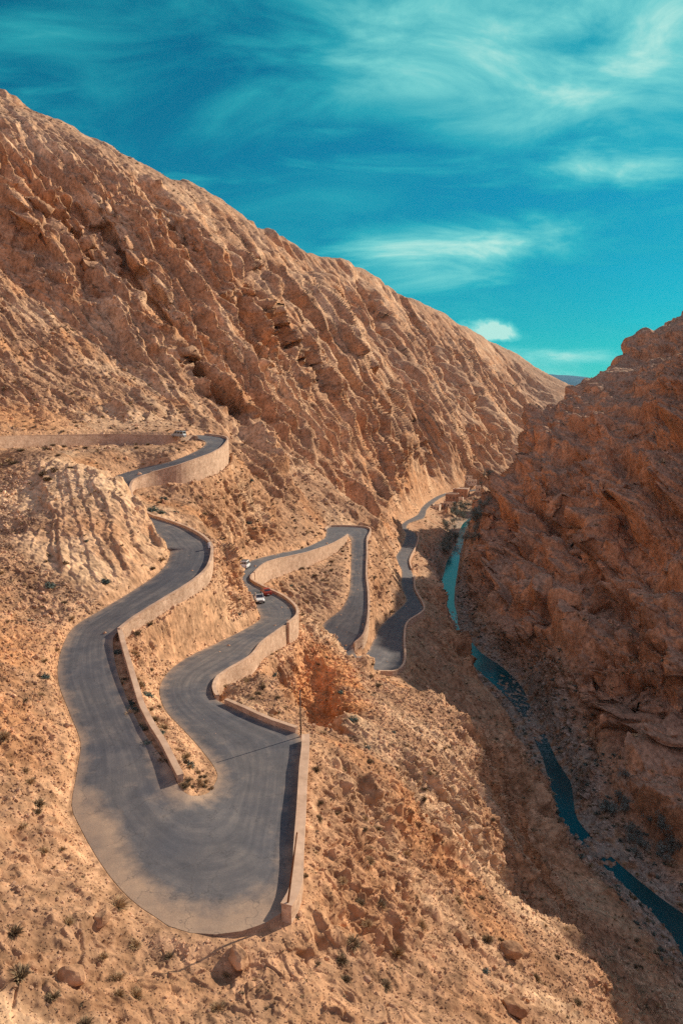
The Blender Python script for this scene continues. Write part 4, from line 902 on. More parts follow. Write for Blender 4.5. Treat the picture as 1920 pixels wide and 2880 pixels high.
KINDS = {'dry_tuft': (M_DRY, [tuft_arrays(s_, 420, .75, .013) for s_ in range(3)]), 'desert_bush': (M_BUSH, [tuft_arrays(10 + s_, 420, .65, .016) for s_ in range(3)]),
         'leafy_bush': (M_GREEN, [tuft_arrays(20 + s_, 300, .7, .055, True) for s_ in range(3)])}
LAB = {'dry_tuft': 'dry tan grass tuft', 'desert_bush': 'brown desert bush', 'leafy_bush': 'grey-green leafy bush'}
SHR = {}
for kn, (mt, vs) in KINDS.items():
    SHR[kn] = []
    for V, Fc in vs:
        T_ = [[f[0], f[1], f[2]] for f in Fc] + [[f[0], f[2], f[3]] for f in Fc if f[3] != f[2]]
        me = bpy.data.meshes.new(kn); me.from_pydata(V.tolist(), [], T_); me.materials.append(mt); SHR[kn].append(me)
taken = []
def shrub(kind_, i, size, label, group):
    label = describe(LAB[kind_], PX[i], PY[i], size / max(1, dist[i] / 110))
    o = bpy.data.objects.new(kind_, SHR[kind_][rng.randint(3)]); C.objects.link(o)
    o.location = P[i] - NSM[i] * size * .05; o.scale = (size, size * (.85 + .3 * rng.rand()), size * (.7 + .3 * rng.rand())); o.rotation_euler = (NSM[i][1] * -.4, NSM[i][0] * .4, rng.rand() * 6.28)
    tag(o, label, 'shrub', group); taken.append(P[i]); return o
LAND = [('the tall thin pole', 846, 2000), ('the leaning rusty pole', 820, 2460), ('the ravine mouth', 960, 2090), ('the orange overhang', 900, 1930), ('the white van', 690, 1590), ('the red car', 748, 1668), ('the white marker box', 590, 1535), ('the start of the middle wall', 331, 1764), ('the end of the middle wall', 500, 2172),
 ('the pointed wall end', 975, 1500), ('the highest bend', 636, 1245), ('the silver van', 503, 1228), ('the far loop corner', 1040, 1488), ('the end of the thick wall', 800, 2566), ('the bottom left corner', 30, 2850), ('the left edge of the photo', 5, 2150), ('the upper edge of the pale spur', 235, 1266), ('the foot of the pale spur', 471, 1562),
 ('the turquoise pool', 1265, 1620), ('the lowest wall end', 1165, 1880), ('the crest of the outer spur', 1370, 2140), ('the bottom edge of the photo', 1150, 2870), ('the square boulder', 1430, 2680), ('the flat pale slab', 1290, 2650), ('the upright slab', 1090, 2510), ('the village houses', 1290, 1395), ('the near outer bend', 190, 1850), ('the shaded spur edge', 1550, 2600), ('the gorge rim', 1300, 1870), ('the dark lower river', 1800, 2520), ('the small lower pool', 1590, 2250), ('the cut above the left road', 60, 1720), ('the curved middle wall', 650, 1870), ('the slanting low wall', 700, 2010), ('the flat-roofed house', 1268, 1403), ('the roofless hut', 1228, 1432), ('the tall earthen house', 1303, 1396), ('the white enclosure', 1320, 1358), ('the narrow upper river', 1300, 1500), ('the valley road bend', 1173, 1450), ('the near edge of the grove', 1255, 1560), ('the foot of the right wall', 1372, 1400), ('the right edge of the photo', 1915, 2380), ('the gravel bar', 1660, 2370), ('the top of the gravel bed', 1720, 2230), ('the river rapids', 1350, 1860), ('the far shaded bend', 1150, 1540)]
_used = {}
def describe(what, px, py, size, mid=.62):
    c = sorted(LAND, key=lambda l: (l[1] - px) ** 2 + (l[2] - py) ** 2)
    sz = 'small' if size < mid * .85 else ('large' if size > mid * 1.35 else 'mid-sized')
    for rank, l in enumerate(c[:5]):
        dx, dy = px - l[1], py - l[2]; a = math.degrees(math.atan2(-dy, dx)) % 360
        dr = ['right of', 'above and right of', 'above', 'above and left of', 'left of', 'below and left of', 'below', 'below and right of'][int(((a + 22.5) % 360) // 45)]
        far = '' if math.hypot(dx, dy) > 60 else 'close '
        if len(l[0].split()) > 6: far = ''
        lb = f'{sz} {what} {far}{dr} {l[0]}'
        if lb not in _used: _used[lb] = 1; return lb
    # told apart by its distance from the nearest landmark
    for wd in ('a little way', 'well', 'some way', 'farther', 'much farther', 'farthest', 'just', 'slightly'):
        lb2 = f'{sz} {what} {wd} {dr} {l[0]}'.replace('brown desert bush', 'brown bush').replace('grey-green leafy', 'leafy')
        if lb2 not in _used: _used[lb2] = 1; return lb2
    return lb
def where(i):
    x_, y_, px, py = P[i, 0], P[i, 1], PX[i], PY[i]
    if isright[i]: return 'on the shaded right wall of the gorge', 'shrubs on the right wall of the gorge'
    if dist[i] > 260: return 'on the lower slope of the left mountain', 'shrubs on the left mountain'
    if px < 470 and py > 1240 and y_ < 175 and (px < 260 or py < 1640 or py > 2350): return ('on the stony bank at the lower left' if py > 2250 else 'on the cut rock face left of the upper road'), ('shrubs on the lower left bank' if py > 2250 else 'shrubs on the rock face left of the road')
    if py > 2060 and px > 840: return ('on the sunlit slope right of the big hairpin wall' if px < 1100 else 'on the outer sunlit spur above the gorge'), ('shrubs on the slope right of the hairpin' if px < 1100 else 'shrubs on the outer spur')
    if py > 1740 and px > 840: return 'on the spur between the ravine and the gorge', 'shrubs on the spur by the ravine'
    if px > 1100: return 'on the bank between the lowest road and the river', 'shrubs above the river'
    if px > 720 and py < 1760 and px < 985 and py > 1490: return 'on the triangle of slope inside the middle loop', 'shrubs inside the middle loop'
    if px > 985: return 'on the slope below the far loop', 'shrubs below the far loop'
    if py < 1500: return 'on the slope below the highest bend', 'shrubs below the highest bend'
    return 'on the rock wedge between the two near legs', 'shrubs between the near legs'
placed = [('dry_tuft',330,2545,1.1),('dry_tuft',192,2590,.8),('desert_bush',40,2620,1.0),('desert_bush',60,2740,1.1),('dry_tuft',125,2390,.7),('desert_bush',150,2800,.8),('dry_tuft',380,2655,.8),('dry_tuft',290,2690,.6),
 ('desert_bush',890,2162,.75),('desert_bush',965,2165,.8),('desert_bush',900,2255,.7),('desert_bush',893,2300,.85),('dry_tuft',980,2345,.8),('dry_tuft',1025,2300,.8),('desert_bush',1040,2325,.7),('desert_bush',1045,2390,.8),('dry_tuft',965,2475,.7),('dry_tuft',1140,2400,1.2),('desert_bush',1065,2545,1.1),('dry_tuft',1035,2595,.8),('desert_bush',990,2650,1.1),('dry_tuft',1115,2680,1.2),('desert_bush',1370,2640,1.1),('dry_tuft',1185,2600,1.0),('desert_bush',1040,2140,.8),('dry_tuft',1290,2530,1.0),('dry_tuft',1530,2600,.8),('dry_tuft',1590,2610,.9),('dry_tuft',1360,2110,.8),('desert_bush',1210,2170,.7),('desert_bush',1240,2160,.7),('dry_tuft',1250,2100,.8),
 ('desert_bush',727,1945,.75),('desert_bush',780,1957,.65),('desert_bush',675,1975,.6),('dry_tuft',925,1762,1.2),('dry_tuft',946,1785,.9),('desert_bush',423,1752,.9),('desert_bush',386,1778,.8),('desert_bush',425,1880,.7),('desert_bush',570,1832,.6),('desert_bush',460,1892,.6),('dry_tuft',385,1905,.9),('dry_tuft',400,1930,.9),
 ('dry_tuft',455,1572,1.3),('desert_bush',430,1596,1.1),('leafy_bush',298,1632,1.1),('leafy_bush',140,1645,1.2),('dry_tuft',160,1825,.9),('dry_tuft',125,1855,.8),('leafy_bush',130,1900,.8),('dry_tuft',115,1950,.9),('dry_tuft',10,2070,1.2),('dry_tuft',70,2165,.8),('dry_tuft',200,1738,.9),
 ('leafy_bush',462,1400,1.7),('leafy_bush',455,1437,1.6),('leafy_bush',430,1432,1.9),('desert_bush',560,1395,1.6),('desert_bush',575,1475,1.8),('leafy_bush',995,2020,1.1),('leafy_bush',770,1895,.9),
 ('desert_bush',740,1618,1.5),('desert_bush',850,1595,1.4),('desert_bush',885,1615,1.5),('desert_bush',965,1545,1.3),('desert_bush',680,1575,1.2),('desert_bush',770,1665,1.1),
 ('desert_bush',60,1262,1.6),('desert_bush',130,1260,1.8),('desert_bush',180,1250,1.5),('desert_bush',240,1255,1.5),('desert_bush',150,1240,1.3),('desert_bush',40,1300,1.8),('desert_bush',120,1330,1.6),('desert_bush',135,1345,1.5)]
for kn, px, py, sz in placed:
    i = ground(px, py + 6)
    if i is None or rdist[i] < .2: continue
    a_, b_ = where(i); shrub(kn, i, sz * .8, LAB[kn] + ' ' + a_, b_)
# shrubs in the planting strips on both sides of the wall between the near legs
for k in range(34):
    q_ = MEDIAN[int(rng.randint(2, 58))]; left = k % 2 == 0
    pos = q_ + (np.array([-(.7 + .8 * rng.rand()), 0, 0]) if left else np.array([1.2 + 1.0 * rng.rand(), 0, 0])) + [0, rng.rand(), 0]
    near_ = np.argmin((P[_vi, 0] - pos[0]) ** 2 + (P[_vi, 1] - pos[1]) ** 2); i = int(_vi[near_])
    kn = ['dry_tuft', 'desert_bush', 'leafy_bush'][int(rng.choice(3, p=[.4, .35, .25]))]
    shrub(kn, i, .45 + .4 * rng.rand(), LAB[kn] + (' in the shaded strip left of the wall between the near legs' if left else ' growing right of the wall between the near legs'), 'shrubs along the wall between the near legs')
# the little bushy island at the inside of the hairpin
for k in range(16):
    i = ground(505 + rng.rand() * 90, 2170 + rng.rand() * 55)
    if i is not None: kn = ['dry_tuft', 'desert_bush'][k % 2]; shrub(kn, i, .3 + .25 * rng.rand(), LAB[kn] + ' on the island at the inside of the near hairpin', 'shrubs on the hairpin island')
# many more at random
m = INF & offroad & (rdist > 1) & (NSM[:, 2] > .38) & (PX > 0) & (PX < 1920)
_i = pick(m & (dist < 130), 105, .7); _j = pick(m & (dist >= 130) & (dist < 270), 70, .75)
for i in list(_i) + list(_j):
    if min(np.linalg.norm(P[i] - q_) for q_ in taken[-60:]) < .7: continue
    kn = ['dry_tuft', 'desert_bush', 'leafy_bush'][int(rng.choice(3, p=[.42, .50, .08]))]
    if dist[i] > 130 and kn == 'dry_tuft': kn = 'desert_bush'
    a_, b_ = where(int(i)); shrub(kn, int(i), (.42 + .35 * rng.rand()) * (1 if dist[i] < 130 else 1.45), LAB[kn] + ' ' + a_, b_)
# the rest of the scrub, too many and too small to tell apart
def scrub(name, ids, sizes, mats, label, nb=26):
    VV, FF, MI, off = [], [], [], 0
    protos = [tuft_arrays(50 + k, nb, .8, .10) for k in range(5)]
    for k, (V, Fc) in enumerate(protos):
        s_ = np.arange(len(ids)) % 5 == k; m_ = ids[s_]; n_ = len(m_)
        if not n_: continue
        T_ = np.array([[f[0], f[1], f[2]] for f in Fc] + [[f[0], f[2], f[3]] for f in Fc if f[3] != f[2]])
        a_ = rng.rand(n_) * 6.28; R3 = np.zeros((n_, 3, 3)); R3[:, 0, 0] = np.cos(a_); R3[:, 0, 1] = -np.sin(a_); R3[:, 1, 0] = np.sin(a_); R3[:, 1, 1] = np.cos(a_); R3[:, 2, 2] = .8
        W_ = np.einsum('nij,vj->nvi', R3, V) * sizes[s_][:, None, None] + P[m_][:, None]
        VV.append(W_.reshape(-1, 3)); FF.append((T_[None] + (np.arange(n_) * len(V))[:, None, None] + off).reshape(-1, 3)); off += n_ * len(V)
        MI.append(np.repeat((rng.rand(n_) < mats[1]).astype(np.int32), len(T_)))
    o = mesh_np(name, np.concatenate(VV), np.concatenate(FF), mats[0][0], False); o.data.materials.append(mats[0][1]); o.data.polygons.foreach_set('material_index', np.concatenate(MI))
    return tag(o, label, 'scrub', kind='stuff')
m = INF & offroad & (NSM[:, 2] > .35)
ids = pick(m & (dist < 300), 1700, .8); scrub('scrub', ids, np.exp(rng.randn(len(ids)) * .35) * .34 * np.clip(dist[ids] / 110, .5, 2.2), ((M_BUSH, M_DRY), .4), 'small scattered tufts and bushes over the near slopes')
ids = pick(m & (dist >= 300) & (dist < 1300), 6500, .7); scrub('mountain_scrub', ids, np.exp(rng.randn(len(ids)) * .35) * .9, ((M_BUSH, M_BUSH), .0), 'dark specks of scrub over the far mountain sides', 10)
m = INF & (wdist > 1.5) & (wdist < 12) & (dist < 420) & (NSM[:, 2] > .3)
ids = pick(m, 600, .8); scrub('riverside_scrub', ids, .5 + rng.rand(len(ids)) * .9, ((M_GREEN, M_BUSH), .4), 'dark green and brown bushes along the river', 30)

# ------------------------------------------------------------------ simple painted / metal / glass materials
def plain(name, c, rough=.5, metal=0.0, spec=.5, var=0.0):
    m = bpy.data.materials.new(name); m.use_nodes = True; nt = m.node_tree; bs = nt.nodes['Principled BSDF']
    bs.inputs['Roughness'].default_value = rough; bs.inputs['Metallic'].default_value = metal; bs.inputs['Specular IOR Level'].default_value = spec
    tc = nt.nodes.new('ShaderNodeTexCoord'); n_ = node(nt, 'ShaderNodeTexNoise', i_Scale=3.0, i_Detail=6.0); nt.links.new(tc.outputs['Object'], n_.inputs['Vector'])
    cc = ramp(nt, n_.outputs[0], [(.3, tuple(v * (1 - var) for v in c)), (.7, tuple(min(1, v * (1 + var)) for v in c))]); nt.links.new(cc, bs.inputs['Base Color'])
    return m
M_WHITE = plain('white_paint', (.72, .72, .70), .35, 0, .5, .05); M_RED = plain('red_paint', (.36, .055, .03), .3, 0, .5, .08); M_SILV = plain('silver_paint', (.38, .42, .43), .3, .3, .5, .05)
M_GLASS = plain('dark_glass', (.015, .02, .025), .08, 0, .8); M_TYRE = plain('tyre_rubber', (.02, .02, .02), .9, 0, .2); M_RIM = plain('wheel_rim', (.35, .35, .36), .35, .8)
M_BLACK = plain('black_plastic', (.03, .03, .03), .6); M_LAMP = plain('lamp_glass', (.75, .75, .7), .15, 0, .8); M_TAIL = plain('tail_lamp', (.35, .01, .01), .2, 0, .8); M_PLATE = plain('plate', (.7, .7, .65), .5)
M_RUST = plain('rusty_pole', (.20, .085, .035), .7, .2, .3, .3); M_GREYP = plain('weathered_pole', (.11, .085, .07), .8, 0, .2, .2)
import bmesh
def bm_obj(name, bm, mat, parent=None, smooth=False):
    me = bpy.data.meshes.new(name); bm.normal_update(); bm.to_mesh(me); bm.free(); me.materials.append(mat)
    if smooth: me.polygons.foreach_set('use_smooth', [True] * len(me.polygons))
    o = bpy.data.objects.new(name, me); C.objects.link(o); o.parent = parent; return o
def loft(bm, secs):
    rings = [[bm.verts.new(v) for v in s_] for s_ in secs]; n_ = len(rings[0])
    for a, b in zip(rings[:-1], rings[1:]):
        for i in range(n_): bm.faces.new((a[i], a[(i + 1) % n_], b[(i + 1) % n_], b[i]))
    bm.faces.new(rings[0][::-1]); bm.faces.new(rings[-1])
    bmesh.ops.recalc_face_normals(bm, faces=bm.faces)
def box(bm, x0, x1, y0, y1, z0, z1):
    loft(bm, [[(x, y0, z0), (x, y1, z0), (x, y1, z1), (x, y0, z1)] for x in (x0, x1)])
def quad_part(name, pts, mat, parent, th=.02):
    bm = bmesh.new(); p_ = [Vector(q_) for q_ in pts]; nrm = (p_[1] - p_[0]).cross(p_[3] - p_[0]).normalized()
    a = [bm.verts.new(q_ + nrm * th) for q_ in p_]; b = [bm.verts.new(q_ - nrm * th) for q_ in p_]
    bm.faces.new(a); bm.faces.new(b[::-1])
    for i in range(4): bm.faces.new((a[i], b[i], b[(i + 1) % 4], a[(i + 1) % 4]))
    bmesh.ops.recalc_face_normals(bm, faces=bm.faces)
    return bm_obj(name, bm, mat, parent)
def vehicle(kind_, label, cat, px, py, h, yaw_along, paint, L_, W_, H_, hood, trunk, hoodz, cab_in=.16, style='car', flip=False):
    """x forward; hood and trunk lengths shape the cabin"""
    root = bpy.data.objects.new(kind_, None); C.objects.link(root)
    pos = atz(px, py, -h); k = int(np.argmin(np.hypot(*((DA[:, :2] + DB[:, :2]) / 2 - pos[:2]).T))); k = min(max(k, 2), len(DA) - 3)
    d = ((DA + DB)[k + 2] - (DA + DB)[k - 2]); yaw = math.atan2(d[1], d[0]) + (math.pi if flip else 0) + yaw_along
    root.location = (pos[0], pos[1], _hz[k] + .02); slope = math.atan2(d[2], math.hypot(d[0], d[1])) * (-1 if not flip else 1); root.rotation_euler = (0, slope, yaw)
    tag(root, label, cat); hw = W_ / 2
    def sec(x, w_, z0, z1, ch=.12): return [(x, -w_ + .06, z0), (x, w_ - .06, z0), (x, w_, z0 + .15), (x, w_, z1 - ch), (x, w_ - ch, z1), (x, -w_ + ch, z1), (x, -w_, z1 - ch), (x, -w_, z0 + .15)]
    xf, xb = L_ / 2, -L_ / 2; cf, cb = xf - hood, xb + trunk
    bm = bmesh.new(); g0 = .24 if style == 'car' else .36
    loft(bm, [sec(xb, hw * .93, g0 + .1, hoodz * .96), sec(xb + .15, hw, g0, hoodz), sec(cb, hw, g0, hoodz + .02), sec(cf, hw, g0, hoodz), sec(xf - .25, hw * .97, g0, hoodz * .90), sec(xf, hw * .88, g0 + .08, hoodz * .80)])
    # wheel arches are dark recesses carried by the wheels themselves; cabin frame in body colour
    rake_f, rake_b = (.62, .38) if style == 'car' else ((.45, .10) if style == 'pickup' else (.55, .12)); ci = hw - cab_in
    def cab(x, w_, z0, z1): return [(x, -w_, z0), (x, w_, z0), (x, w_, z1), (x, -w_, z1)]
    top = [(cf - rake_f, -ci, H_), (cf - rake_f, ci, H_), (cb + rake_b, ci, H_), (cb + rake_b, -ci, H_)]; bot = [(cf, -hw + .05, hoodz - .03), (cf, hw - .05, hoodz - .03), (cb, hw - .05, hoodz - .03), (cb, -hw + .05, hoodz - .03)]
    loft(bm, [[Vector(v) for v in bot], [Vector(v).lerp(Vector(t_), .93) for v, t_ in zip(bot, top)], [Vector(t_) * 1.0 - Vector((math.copysign(.08, t_[0] - (cf + cb) / 2), math.copysign(.06, t_[1]), 0)) for t_ in top]])
    bm_obj('body', bm, paint, root)
    def lerp3(a, b, t_): return Vector(a).lerp(Vector(b), t_)
    def pane(name, a, b, c, d_, mi, ma):
        # a,b bottom corners, c,d_ top corners
        q_ = [lerp3(lerp3(a, d_, mi[1]), lerp3(b, c, mi[1]), mi[0]), lerp3(lerp3(a, d_, mi[1]), lerp3(b, c, mi[1]), ma[0]), lerp3(lerp3(a, d_, ma[1]), lerp3(b, c, ma[1]), ma[0]), lerp3(lerp3(a, d_, ma[1]), lerp3(b, c, ma[1]), mi[0])]
        return quad_part(name, q_, M_GLASS, root)
    pane('windscreen', bot[0], bot[1], top[1], top[0], (.07, .12), (.93, .90))
    if style == 'van':
        pane('rear_window', bot[2], bot[3], top[3], top[2], (.08, .34), (.47, .84)); pane('rear_window', bot[2], bot[3], top[3], top[2], (.53, .34), (.92, .84))
    else: pane('rear_window', bot[2], bot[3], top[3], top[2], (.10, .18), (.90, .86))
    ns = 2 if style != 'van' else 3
    for sgn, (a, b, c, d_) in ((1, (bot[1], bot[2], top[2], top[1])), (-1, (bot[3], bot[0], top[0], top[3]))):
        for j in range(ns): pane('side_window', a, b, c, d_, ((j + .12) / ns, .22), ((j + .90) / ns, .86))
    R_ = .31 if style == 'car' else .37
    for sx in (xf - L_ * .19, xb + L_ * .20):
        for sy in (-1, 1):
            wr = bpy.data.objects.new('wheel', None); C.objects.link(wr); wr.parent = root; wr.location = (sx, sy * (hw - .10), R_)
            bm = bmesh.new(); bmesh.ops.create_cone(bm, cap_ends=True, segments=20, radius1=R_, radius2=R_, depth=.24); bmesh.ops.rotate(bm, verts=bm.verts, cent=(0, 0, 0), matrix=__import__('mathutils').Matrix.Rotation(math.pi / 2, 3, 'X')); bm_obj('tyre', bm, M_TYRE, wr)
            bm = bmesh.new(); bmesh.ops.create_cone(bm, cap_ends=True, segments=14, radius1=R_ * .62, radius2=R_ * .55, depth=.26); bmesh.ops.rotate(bm, verts=bm.verts, cent=(0, 0, 0), matrix=__import__('mathutils').Matrix.Rotation(math.pi / 2, 3, 'X')); bm_obj('rim', bm, M_RIM, wr)
    for sy in (-1, 1):
        bm = bmesh.new(); box(bm, xf - .10, xf + .02, sy * hw * .62 - .17, sy * hw * .62 + .17, hoodz * .60, hoodz * .76); bm_obj('headlight', bm, M_LAMP, root)
        bm = bmesh.new(); box(bm, xb - .02, xb + .10, sy * hw * .80 - .09, sy * hw * .80 + .09, hoodz * .62, hoodz * .88); bm_obj('tail_light', bm, M_TAIL, root)
        bm = bmesh.new(); box(bm, cf - .25, cf - .10, sy * (hw + .02), sy * (hw + .20), hoodz + .02, hoodz + .18); bm_obj('mirror', bm, paint if style != 'van' else M_BLACK, root)
    for xx in (xf, xb):
        sg = 1 if xx > 0 else -1
        bm = bmesh.new(); box(bm, xx - .08 * sg, xx + .07 * sg, -hw * .92, hw * .92, g0 + .02, g0 + .22); bm_obj('bumper', bm, M_BLACK if style != 'car' else paint, root)
        bm = bmesh.new(); box(bm, xx + .072 * sg, xx + .085 * sg, -.25, .25, g0 + .06, g0 + .18); bm_obj('number_plate', bm, M_PLATE, root)
    bm = bmesh.new(); box(bm, xf - .06, xf + .012, -hw * .42, hw * .42, hoodz * .56, hoodz * .74); bm_obj('grille', bm, M_BLACK, root)
    if style in ('van', 'pickup'):
        rk = bmesh.new(); 
        for yy_ in (-ci + .12, ci - .12): box(rk, cb + rake_b + .1, cf - rake_f - .1, yy_ - .03, yy_ + .03, H_ + .08, H_ + .13)
        for xx_ in np.linspace(cb + rake_b + .2, cf - rake_f - .2, 4): box(rk, xx_ - .03, xx_ + .03, -ci + .1, ci - .1, H_ + .02, H_ + .11)
        bm_obj('roof_rack', rk, M_BLACK, root)
    return root
vehicle('offroad_car', 'white off-road car driving uphill toward the viewer on the middle bend', 'car', 730, 1694, 44.35, -.15, M_WHITE, 4.5, 1.85, 1.85, 1.35, .35, 1.08, style='pickup', flip=True)
vehicle('small_car', 'small red car seen from behind beside the low wall, heading downhill', 'car', 748, 1672, 44.75, 0.0, M_RED, 4.0, 1.72, 1.45, 1.0, .55, .88, style='car')
vehicle('van', 'white van seen from behind, half hidden by the rock nose', 'van', 690, 1596, 46.8, 0.0, M_WHITE, 4.9, 1.95, 2.25, 1.0, .12, 1.15, .10, style='van')
vehicle('van', 'silver van coming along the highest road behind the pale wall', 'van', 503, 1232, 13.75, -.9, M_SILV, 4.8, 1.95, 2.15, 1.0, .12, 1.15, .10, style='van', flip=True)

# ------------------------------------------------------------------ poles and roadside marker
def pole(base, top, r_, mat, label):
    base, top = np.array(base, float), np.array(top, float)
    root = bpy.data.objects.new('utility_pole', None); C.objects.link(root); root.location = base; tag(root, label, 'pole')
    d = Vector(top - base); bm = bmesh.new(); bmesh.ops.create_cone(bm, cap_ends=True, segments=12, radius1=r_, radius2=r_ * .72, depth=d.length)
    bmesh.ops.translate(bm, verts=bm.verts, vec=(0, 0, d.length / 2)); bmesh.ops.rotate(bm, verts=bm.verts, cent=(0, 0, 0), matrix=d.to_track_quat('Z', 'Y').to_matrix()); bm_obj('shaft', bm, mat, root, True)
    bm = bmesh.new(); bmesh.ops.create_cone(bm, cap_ends=True, segments=10, radius1=r_ * 2.2, radius2=r_ * 1.6, depth=.25); bmesh.ops.translate(bm, verts=bm.verts, vec=(0, 0, .05)); bm_obj('base', bm, M_COPE, root)
    bm = bmesh.new(); bmesh.ops.create_uvsphere(bm, u_segments=8, v_segments=6, radius=r_ * .9); bmesh.ops.translate(bm, verts=bm.verts, vec=d); bm_obj('cap', bm, mat, root)
b_ = atz(846, 2070, -36.95); pole(b_, b_ + [-.05, .1, 5.25], .085, M_GREYP, 'tall thin grey pole at the corner of the near hairpin walls')
b_ = atz(806, 2566, -35.75); pole(b_, b_ + [.75, .55, 5.75], .075, M_RUST, 'leaning rusty pole beside the near end of the thick hairpin wall')
b_ = atz(589, 1541, -27.7)
mk = bpy.data.objects.new('marker_post', None); C.objects.link(mk); mk.location = b_; tag(mk, 'small white marker box at the outer corner of the upper bend', 'marker')
bm = bmesh.new(); box(bm, -.18, .18, -.15, .15, 0, .85); bm_obj('post', bm, M_WHITE, mk); bm = bmesh.new(); box(bm, -.22, .22, -.19, .19, .85, .95); bm_obj('cap', bm, M_WHITE, mk)

# ------------------------------------------------------------------ village in the valley
M_MUD = stone_material('mud_plaster', (.40, .22, .14), (.50, .29, .19), .5, (.44, .26, .17)); M_MUDL = stone_material('pale_plaster', (.66, .53, .42), (.76, .64, .52), .5, (.68, .56, .45)); M_DOOR = plain('wooden_door', (.07, .04, .025), .8)
M_ROOF = plain('mud_roof', (.46, .33, .25), .95, 0, .1, .12)
def house(px, py, w_, d_, h_, yaw, wallm, label, storeys=1, open_top=False, sink=2.5, kind_='village_house', D=None):
    i = ground(px, py, 10)
    if i is None: print('no ground for', label); return
    root = bpy.data.objects.new(kind_, None); C.objects.link(root); root.location = P[i]; root.rotation_euler = (0, 0, yaw); tag(root, label, 'house' if not open_top else 'ruin', 'houses of the valley village')
    t_ = .35; bm = bmesh.new(); x0, x1, y0, y1 = -w_ / 2, w_ / 2, -d_ / 2, d_ / 2
    for a in ((x0, x1, y0, y0 + t_), (x0, x1, y1 - t_, y1), (x0, x0 + t_, y0 + t_, y1 - t_), (x1 - t_, x1, y0 + t_, y1 - t_)): box(bm, *a, -sink, h_)
    bm_obj('wall', bm, wallm, root)
    if not open_top:
        bm = bmesh.new(); box(bm, x0 + t_, x1 - t_, y0 + t_, y1 - t_, h_ - .75, h_ - .5); bm_obj('roof', bm, M_ROOF, root)
    bm = bmesh.new(); box(bm, x0 - .06, x1 + .06, y0 - .06, y0 + t_, h_, h_ + .14); box(bm, x0 - .06, x1 + .06, y1 - t_, y1 + .06, h_, h_ + .14); box(bm, x0 - .06, x0 + t_, y0 + t_, y1 - t_, h_, h_ + .14); box(bm, x1 - t_, x1 + .06, y0 + t_, y1 - t_, h_, h_ + .14); bm_obj('parapet', bm, M_MUDL, root)
    n_ = max(2, int(w_ / 3))
    for s_ in range(storeys):
        zz = 1.2 + s_ * 3.0
        for j in range(n_):
            xc = x0 + (j + .5) * w_ / n_
            if s_ == 0 and j == n_ // 2:
                bm = bmesh.new(); box(bm, xc - .5, xc + .5, y0 - .04, y0 + .02, 0, 2.1); bm_obj('door', bm, M_DOOR, root); continue
            bm = bmesh.new(); box(bm, xc - .4, xc + .4, y0 - .03, y0 + .02, zz, zz + 1.1); bm_obj('window', bm, M_DOOR, root)
        for j in range(max(1, int(d_ / 4))):
            yc = y0 + (j + .5) * d_ / max(1, int(d_ / 4)); bm = bmesh.new(); box(bm, x1 - .02, x1 + .03, yc - .4, yc + .4, zz, zz + 1.1); bm_obj('window', bm, M_DOOR, root)
    return root
house(1303, 1396, 11, 13, 8.5, -.35, M_MUD, 'tall square earthen house with pilastered right side, highest in the village', 2)
house(1284, 1388, 8, 7, 5.5, -.3, M_MUD, 'low reddish house behind the tall earthen house', 1)
house(1268, 1403, 12, 8, 5, -.15, M_MUD, 'house with a wide flat pale roof beside the valley road', 1)
house(1290, 1410, 8, 6, 4, -.3, M_MUDL, 'small pale annex in front of the tall earthen house', 1)
house(1262, 1424, 9, 5, 4.5, -.5, M_MUDL, 'long pale stone house lowest beside the trees', 1)
house(1320, 1358, 15, 11, 3.5, -.1, M_MUDL, 'roofless white-walled enclosure above the village', 1, True)
house(1312, 1346, 11, 4, 3, -.1, M_MUDL, 'narrow upper row of unfinished white walls', 1, True)
house(1341, 1378, 5, 6, 4.5, -.2, M_MUDL, 'small white roofless building at the far right of the village', 1, True)
house(1228, 1432, 6, 7, 4, -.35, M_MUDL, 'ruined roofless hut on the slope below the valley road', 1, True)
house(1243, 1430, 4, 9, 4, -.35, M_MUD, 'narrow ruined building next to the roofless hut', 1, True)

